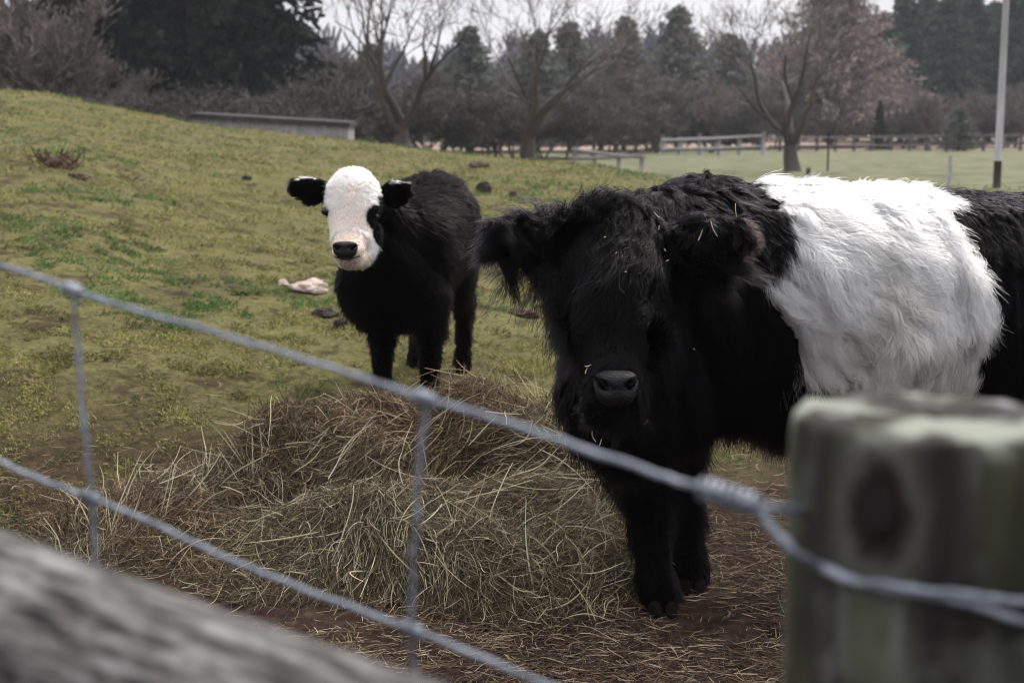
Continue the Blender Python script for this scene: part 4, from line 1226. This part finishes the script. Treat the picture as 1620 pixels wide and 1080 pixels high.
# ------------------------------------------------------------------ near fence: wire, post and rail
M_WIRE = noise_mat('galvanised_wire', (.13, .145, .17), (.30, .325, .37), 60, .5, (1, 1, 1), .3, 200, c3=(.20, .225, .27), metallic=.35, spec=.5, dist=.0005)
def Yw(px):      # the fence comes nearer towards the post
    return float(np.interp(px, [-500, 0, 650, 1110, 1265, 1480], [1.36, 1.13, .93, .79, .765, .752]))
def wl_pt(px, py, dY=0.0): return Vector(V3(px, py, Yw(px) + dY))
W_TOP = [(-420, 300), (-200, 362), (0, 419), (60, 437), (112, 458), (200, 487), (300, 514), (400, 543), (500, 573), (600, 606), (668, 630), (760, 655), (850, 684), (900, 702), (1000, 737), (1060, 757), (1110, 772), (1160, 786), (1196, 800)]
W_BOT = [(-420, 560), (-200, 645), (0, 728), (60, 757), (142, 786), (200, 808), (300, 855), (400, 900), (500, 940), (600, 978), (652, 996), (740, 1030), (870, 1085), (1000, 1140), (1180, 1215)]
fen = thing('wire_fence', 'galvanised wire netting fence running across the foreground to the near post', 'wire fence', wl_pt(650, 800))
FB = Vector(fen.location)
def wire(pts, rad, name, m=M_WIRE, jitter=.0004, sub=4, seed=1):
    rr = random.Random(seed); P_ = []
    for i in range(len(pts) - 1):
        for k in range(sub):
            P_.append(pts[i].lerp(pts[i + 1], k / sub))
    P_.append(pts[-1])
    # round off the corners, then a little crimp
    for _ in range(3): P_ = [P_[0]] + [(P_[i - 1] + P_[i] * 2 + P_[i + 1]) / 4 for i in range(1, len(P_) - 1)] + [P_[-1]]
    P_ = [p - FB + Vector((rr.gauss(0, jitter), rr.gauss(0, jitter), rr.gauss(0, jitter))) for p in P_]
    bm = bmesh.new(); tube(bm, P_, rad, 10); return bm_obj(name, bm, m, fen)
WR = .0021
wire([wl_pt(*q) for q in W_TOP], WR, 'horizontal_wire', seed=1)
wire([wl_pt(*q) for q in W_BOT], WR, 'horizontal_wire', seed=2)
wire([wl_pt(px, py) for px, py in [(-420, 830), (-200, 930), (0, 1030), (300, 1180), (650, 1360), (1180, 1610)]], WR, 'horizontal_wire', seed=3)
def stay(pts, seed): return wire([wl_pt(*q, -.002) for q in pts], .0021, 'vertical_stay', seed=seed, jitter=.0007)
stay([(116, 452), (119, 520), (128, 620), (138, 700), (145, 786), (150, 880), (158, 960), (165, 1110)], 4)
stay([(676, 628), (668, 700), (660, 780), (656, 860), (652, 930), (650, 1000), (655, 1090), (664, 1240), (672, 1372)], 5)
stay([(-350, 320), (-330, 450), (-322, 600), (-318, 830)], 6)
def knot(px, py, w=.0075, seed=0):
    """hinge joint: a short wire wrapped round the horizontal"""
    c = wl_pt(px, py) - FB; t = (wl_pt(px + 20, py + 8) - wl_pt(px - 20, py - 8)).normalized()
    a = t.cross(Vector((0, 1, 0))).normalized(); b = t.cross(a)
    P_ = [c + t * (w * (k / 20 - 1)) + (a * math.cos(k * .9) + b * math.sin(k * .9)) * .0040 for k in range(41)]
    bm = bmesh.new(); tube(bm, P_, .0018, 7); bm_obj('wire_knot', bm, M_WIRE, fen)
for q in ((116, 459), (143, 787), (672, 631), (652, 997)): knot(*q)
# tie at the end of the netting, then the two strands round the post
POST_Y, POST_R = .845, .0835
PX0 = (1487 - 810) / FPX * POST_Y
def on_post(px, py, gap=.0045):
    """a point on the post's skin on the line of sight"""
    a = Vector((0, 0, CAM_Z)); d = Vector(V3(px, py, 1.0)) - a; d.normalize()
    ox, oy = a.x - PX0, a.y - POST_Y; rr_ = POST_R + gap
    A = d.x ** 2 + d.y ** 2; B = 2 * (ox * d.x + oy * d.y); C = ox * ox + oy * oy - rr_ ** 2
    D = B * B - 4 * A * C
    k = (-B - math.sqrt(max(D, 0))) / (2 * A)
    return a + d * k
w1 = [wl_pt(1196, 800), wl_pt(1212, 822), wl_pt(1235, 852), wl_pt(1262, 878)] + [on_post(px, py) for px, py in [(1292, 893), (1340, 913), (1400, 932), (1470, 940), (1540, 955), (1620, 985), (1690, 1010)]]
wire(w1, .0028, 'tie_wire', seed=7)
w2 = [on_post(px, py, .006) for px, py in [(1276, 884), (1310, 905), (1360, 926), (1400, 922), (1450, 934), (1520, 938), (1600, 950), (1690, 962)]]
wire(w2, .0026, 'tie_wire', seed=8)
wire([wl_pt(1196, 800), wl_pt(1225, 803, .02), wl_pt(1262, 806, .05), wl_pt(1300, 809, .10)], .0026, 'wire_end', seed=9)
rr = random.Random(3)
c0, c1 = wl_pt(1108, 772) - FB, wl_pt(1200, 800) - FB; t = (c1 - c0).normalized(); a = t.cross(Vector((0, 1, 0))).normalized(); b = t.cross(a)
bm = bmesh.new(); tube(bm, [c0.lerp(c1, k / 70) + (a * math.cos(k * .62) + b * math.sin(k * .62)) * (.0042 + rr.uniform(0, .0015)) for k in range(71)], .0021, 7); bm_obj('wire_wrap', bm, M_WIRE, fen)

def post_mat():
    m, nt, n, l, p = mat('mossy_post')
    t = n.new('ShaderNodeTexCoord'); mpn = n.new('ShaderNodeMapping'); mpn.inputs['Scale'].default_value = (1, 1, .14); l.new(t.outputs['Object'], mpn.inputs[0])
    def nz(sc_, vec, det=6):
        k = n.new('ShaderNodeTexNoise'); k.inputs['Scale'].default_value = sc_; k.inputs['Detail'].default_value = det; l.new(vec, k.inputs['Vector']); return k.outputs['Fac']
    def ramp(src, *st):
        r = n.new('ShaderNodeValToRGB'); r.color_ramp.elements[0].position = st[0][0]; r.color_ramp.elements[0].color = (*st[0][1], 1)
        r.color_ramp.elements[1].position = st[-1][0]; r.color_ramp.elements[1].color = (*st[-1][1], 1)
        for s in st[1:-1]: e = r.color_ramp.elements.new(s[0]); e.color = (*s[1], 1)
        l.new(src, r.inputs[0]); return r.outputs[0]
    grain = ramp(nz(20, mpn.outputs[0]), (.38, (.016, .014, .013)), (.50, (.042, .040, .036)), (.63, (.24, .24, .25)))
    moss = ramp(nz(9, t.outputs['Object'], 7), (.34, (.018, .022, .009)), (.62, (.070, .074, .045)))
    fac = ramp(nz(13, mpn.outputs[0]), (.42, (0, 0, 0)), (.60, (1, 1, 1)))
    mxn = n.new('ShaderNodeMixRGB'); l.new(fac, mxn.inputs[0]); l.new(grain, mxn.inputs[1]); l.new(moss, mxn.inputs[2])
    lich = ramp(nz(12, t.outputs['Object'], 8), (.50, (0, 0, 0)), (.57, (1, 1, 1)))
    s = n.new('ShaderNodeSeparateXYZ'); l.new(t.outputs['Object'], s.inputs[0])
    top = n.new('ShaderNodeMath'); top.operation = 'MULTIPLY_ADD'; top.use_clamp = True; l.new(s.outputs['Z'], top.inputs[0]); top.inputs[1].default_value = 60; top.inputs[2].default_value = .7
    top2 = n.new('ShaderNodeMath'); top2.operation = 'MULTIPLY_ADD'; l.new(top.outputs[0], top2.inputs[0]); top2.inputs[1].default_value = .72; top2.inputs[2].default_value = .12
    lm = n.new('ShaderNodeMath'); lm.operation = 'MULTIPLY'; l.new(lich, lm.inputs[0]); l.new(top2.outputs[0], lm.inputs[1])
    m2 = n.new('ShaderNodeMixRGB'); l.new(lm.outputs[0], m2.inputs[0]); l.new(mxn.outputs[0], m2.inputs[1]); m2.inputs[2].default_value = (.30, .32, .27, 1)
    p.inputs['Specular IOR Level'].default_value = .12
    # the knot: rotten brown heart and a pale worn collar round it
    kv = n.new('ShaderNodeVectorMath'); kv.operation = 'SUBTRACT'; l.new(t.outputs['Object'], kv.inputs[0]); kv.inputs[1].default_value = KNOT
    ks = n.new('ShaderNodeVectorMath'); ks.operation = 'MULTIPLY'; l.new(kv.outputs[0], ks.inputs[0]); ks.inputs[1].default_value = (1, 1, .62)
    kn_ = n.new('ShaderNodeTexNoise'); kn_.inputs['Scale'].default_value = 45; l.new(t.outputs['Object'], kn_.inputs['Vector'])
    kd_ = n.new('ShaderNodeVectorMath'); kd_.operation = 'MULTIPLY_ADD'; l.new(kn_.outputs['Color'], kd_.inputs[0]); kd_.inputs[1].default_value = (.022,) * 3; l.new(ks.outputs[0], kd_.inputs[2])
    kc_ = n.new('ShaderNodeVectorMath'); kc_.operation = 'SUBTRACT'; l.new(kd_.outputs[0], kc_.inputs[0]); kc_.inputs[1].default_value = (.011,) * 3
    kl = n.new('ShaderNodeVectorMath'); kl.operation = 'LENGTH'; l.new(kc_.outputs[0], kl.inputs[0])
    kr = ramp(kl.outputs['Value'], (.009, (.010, .008, .007)), (.016, (.022, .018, .014)), (.022, (.080, .078, .069)), (.032, (.06, .058, .05)))
    kf = ramp(kl.outputs['Value'], (.018, (1, 1, 1)), (.034, (0, 0, 0)))
    m3 = n.new('ShaderNodeMixRGB'); l.new(kf, m3.inputs[0]); l.new(m2.outputs[0], m3.inputs[1]); l.new(kr, m3.inputs[2])
    l.new(m3.outputs[0], p.inputs['Base Color']); p.inputs['Roughness'].default_value = .9
    bp = n.new('ShaderNodeBump'); bp.inputs['Strength'].default_value = .8; bp.inputs['Distance'].default_value = .004
    l.new(nz(34, mpn.outputs[0]), bp.inputs['Height']); l.new(bp.outputs[0], p.inputs['Normal'])
    return m
PT = CAM_Z + (200 - 664) / FPX * POST_Y
KNOT = tuple(Vector(on_post(1392, 812, 0)) - Vector((PX0, POST_Y, PT)))
M_POST = post_mat()
def near_post():
    th_ = thing('wooden_post', 'thick round weathered post with moss and pale lichen, close on the right', 'post', (PX0, POST_Y, PT))
    N_, rows = 72, 60
    zs = np.concatenate([np.linspace(-PT - .3, -.06, rows), [-.03, -.012, -.004, .0]])
    V_ = []; F_ = []
    kn = V3(1390, 808, POST_Y - POST_R); kz = kn[2] - PT; ka = math.atan2(-1, (kn[0] - PX0) / POST_R * 1.0)
    for i, z in enumerate(zs):
        for k in range(N_):
            a = k * 2 * math.pi / N_
            q = Vector((math.cos(a) * 2.2, math.sin(a) * 2.2, z * 1.2))
            r_ = POST_R * (1 + .020 * noise.noise(q) + .012 * noise.noise(Vector((math.cos(a) * 9, math.sin(a) * 9, z * 1.5))))
            if z > -.012: r_ -= (.012 + z) ** 2 * 14
            V_.append((r_ * math.cos(a), r_ * math.sin(a), z + (.004 * noise.noise(q * 2) if z > -.02 else 0)))
    for i in range(len(zs) - 1):
        for k in range(N_): F_.append((i * N_ + k, i * N_ + (k + 1) % N_, (i + 1) * N_ + (k + 1) % N_, (i + 1) * N_ + k))
    base = (len(zs) - 1) * N_
    rings = [base]
    for j, f in enumerate((.85, .65, .45, .25, .08)):
        st = len(V_)
        for k in range(N_):
            a = k * 2 * math.pi / N_; x, y = V_[base + k][0] * f, V_[base + k][1] * f
            V_.append((x, y, .004 * noise.noise(Vector((x * 40, y * 40, 1))) + .001))
        for k in range(N_): F_.append((rings[-1] + k, rings[-1] + (k + 1) % N_, st + (k + 1) % N_, st + k))
        rings.append(st)
    mesh_np('shaft', V_, F_, M_POST, th_)
    # a dark rotted knot hole with a raised pale rim
    c = Vector(on_post(1392, 806, -.001)) - Vector(th_.location)
    nrm = Vector((c.x, c.y, 0)).normalized(); tx = Vector((0, 0, 1)).cross(nrm)
    def disc(rx, rz, depth, n=28, off=0.0):
        bm = bmesh.new(); rg = []
        for j, (f, o) in enumerate(((1.0, 0.0), (.8, depth * .7), (.5, depth), (.15, depth * .9))):
            rg.append([bm.verts.new(c + nrm * (.0015 + off + o - (rx * f) ** 2 * math.cos(a) ** 2 / (2 * POST_R)) + tx * math.cos(a) * rx * f + Vector((0, 0, 1)) * math.sin(a) * rz * f * (1 + .12 * math.sin(2 * a + 1))) for a in [k * 2 * math.pi / n for k in range(n)]])
        for j in range(3):
            for k in range(n): bm.faces.new((rg[j][k], rg[j][(k + 1) % n], rg[j + 1][(k + 1) % n], rg[j + 1][k]))
        bm.faces.new(rg[3]); return bm
    bm_obj('knot_hole', disc(.0095, .016, .001, off=.0012), noise_mat('rotten_knot', (.005, .0045, .004), (.013, .010, .009), 40, .9), th_)
near_post()

M_RAIL = noise_mat('weathered_rail', (.010, .009, .009), (.20, .195, .19), 16, .9, (1.4, 7, 7), .9, 26, c3=(.085, .079, .074), dist=.004, pos=(.38, .64))
def rail():
    A = Vector(V3(-620, 780, 1.14)); B = Vector(V3(860, 1425, .60))
    ax = (B - A).normalized(); L = (B - A).length
    th_ = B.copy()
    o_loc = (A + B) / 2
    N_ = 40; V_ = []; F_ = []; nseg = 60; r0 = .075
    for i in range(nseg + 1):
        t = i / nseg
        for k in range(N_):
            a = k * 2 * math.pi / N_
            rr_ = r0 * (1 + .03 * noise.noise(Vector((t * 7, math.cos(a) * 1.5, math.sin(a) * 1.5))) + .02 * noise.noise(Vector((t * 3, math.cos(a) * 7, math.sin(a) * 7))))
            if i in (0, nseg): rr_ *= .93
            V_.append((t * L - L / 2, rr_ * math.cos(a), rr_ * math.sin(a)))
    for i in range(nseg):
        for k in range(N_): F_.append((i * N_ + k, (i + 1) * N_ + k, (i + 1) * N_ + (k + 1) % N_, i * N_ + (k + 1) % N_))
    for i in (0, nseg):
        st = len(V_); V_.append(((i / nseg) * L - L / 2, 0, 0))
        for k in range(N_): F_.append((st, i * N_ + k, i * N_ + (k + 1) % N_, st) if False else (i * N_ + k, i * N_ + (k + 1) % N_, st, st))
    F_ = [f for f in F_ if len(set(f)) == 4]
    o = mesh_np('wooden_rail', V_, F_, M_RAIL)
    o.rotation_euler = ax.to_track_quat('X', 'Z').to_euler(); o.location = o_loc
    tag(o, 'weathered grey round wooden fence rail, very close in the bottom left corner', 'fence rail')
rail()

# ------------------------------------------------------------------ the air
def haze():
    bm = bmesh.new(); box(bm, (0, 150, 24), (1500, 2200, 56))
    m = bpy.data.materials.new('haze'); m.use_nodes = True
    n = m.node_tree.nodes; n.clear()
    o = n.new('ShaderNodeOutputMaterial'); v = n.new('ShaderNodeVolumePrincipled')
    v.inputs['Color'].default_value = (.86, .88, .95, 1); v.inputs['Density'].default_value = .0005; v.inputs['Anisotropy'].default_value = .2
    m.node_tree.links.new(v.outputs[0], o.inputs['Volume'])
    kind(bm_obj('haze', bm, m, smooth=False), 'stuff', 'thin pale haze over the far wood')['category'] = 'haze'
haze()
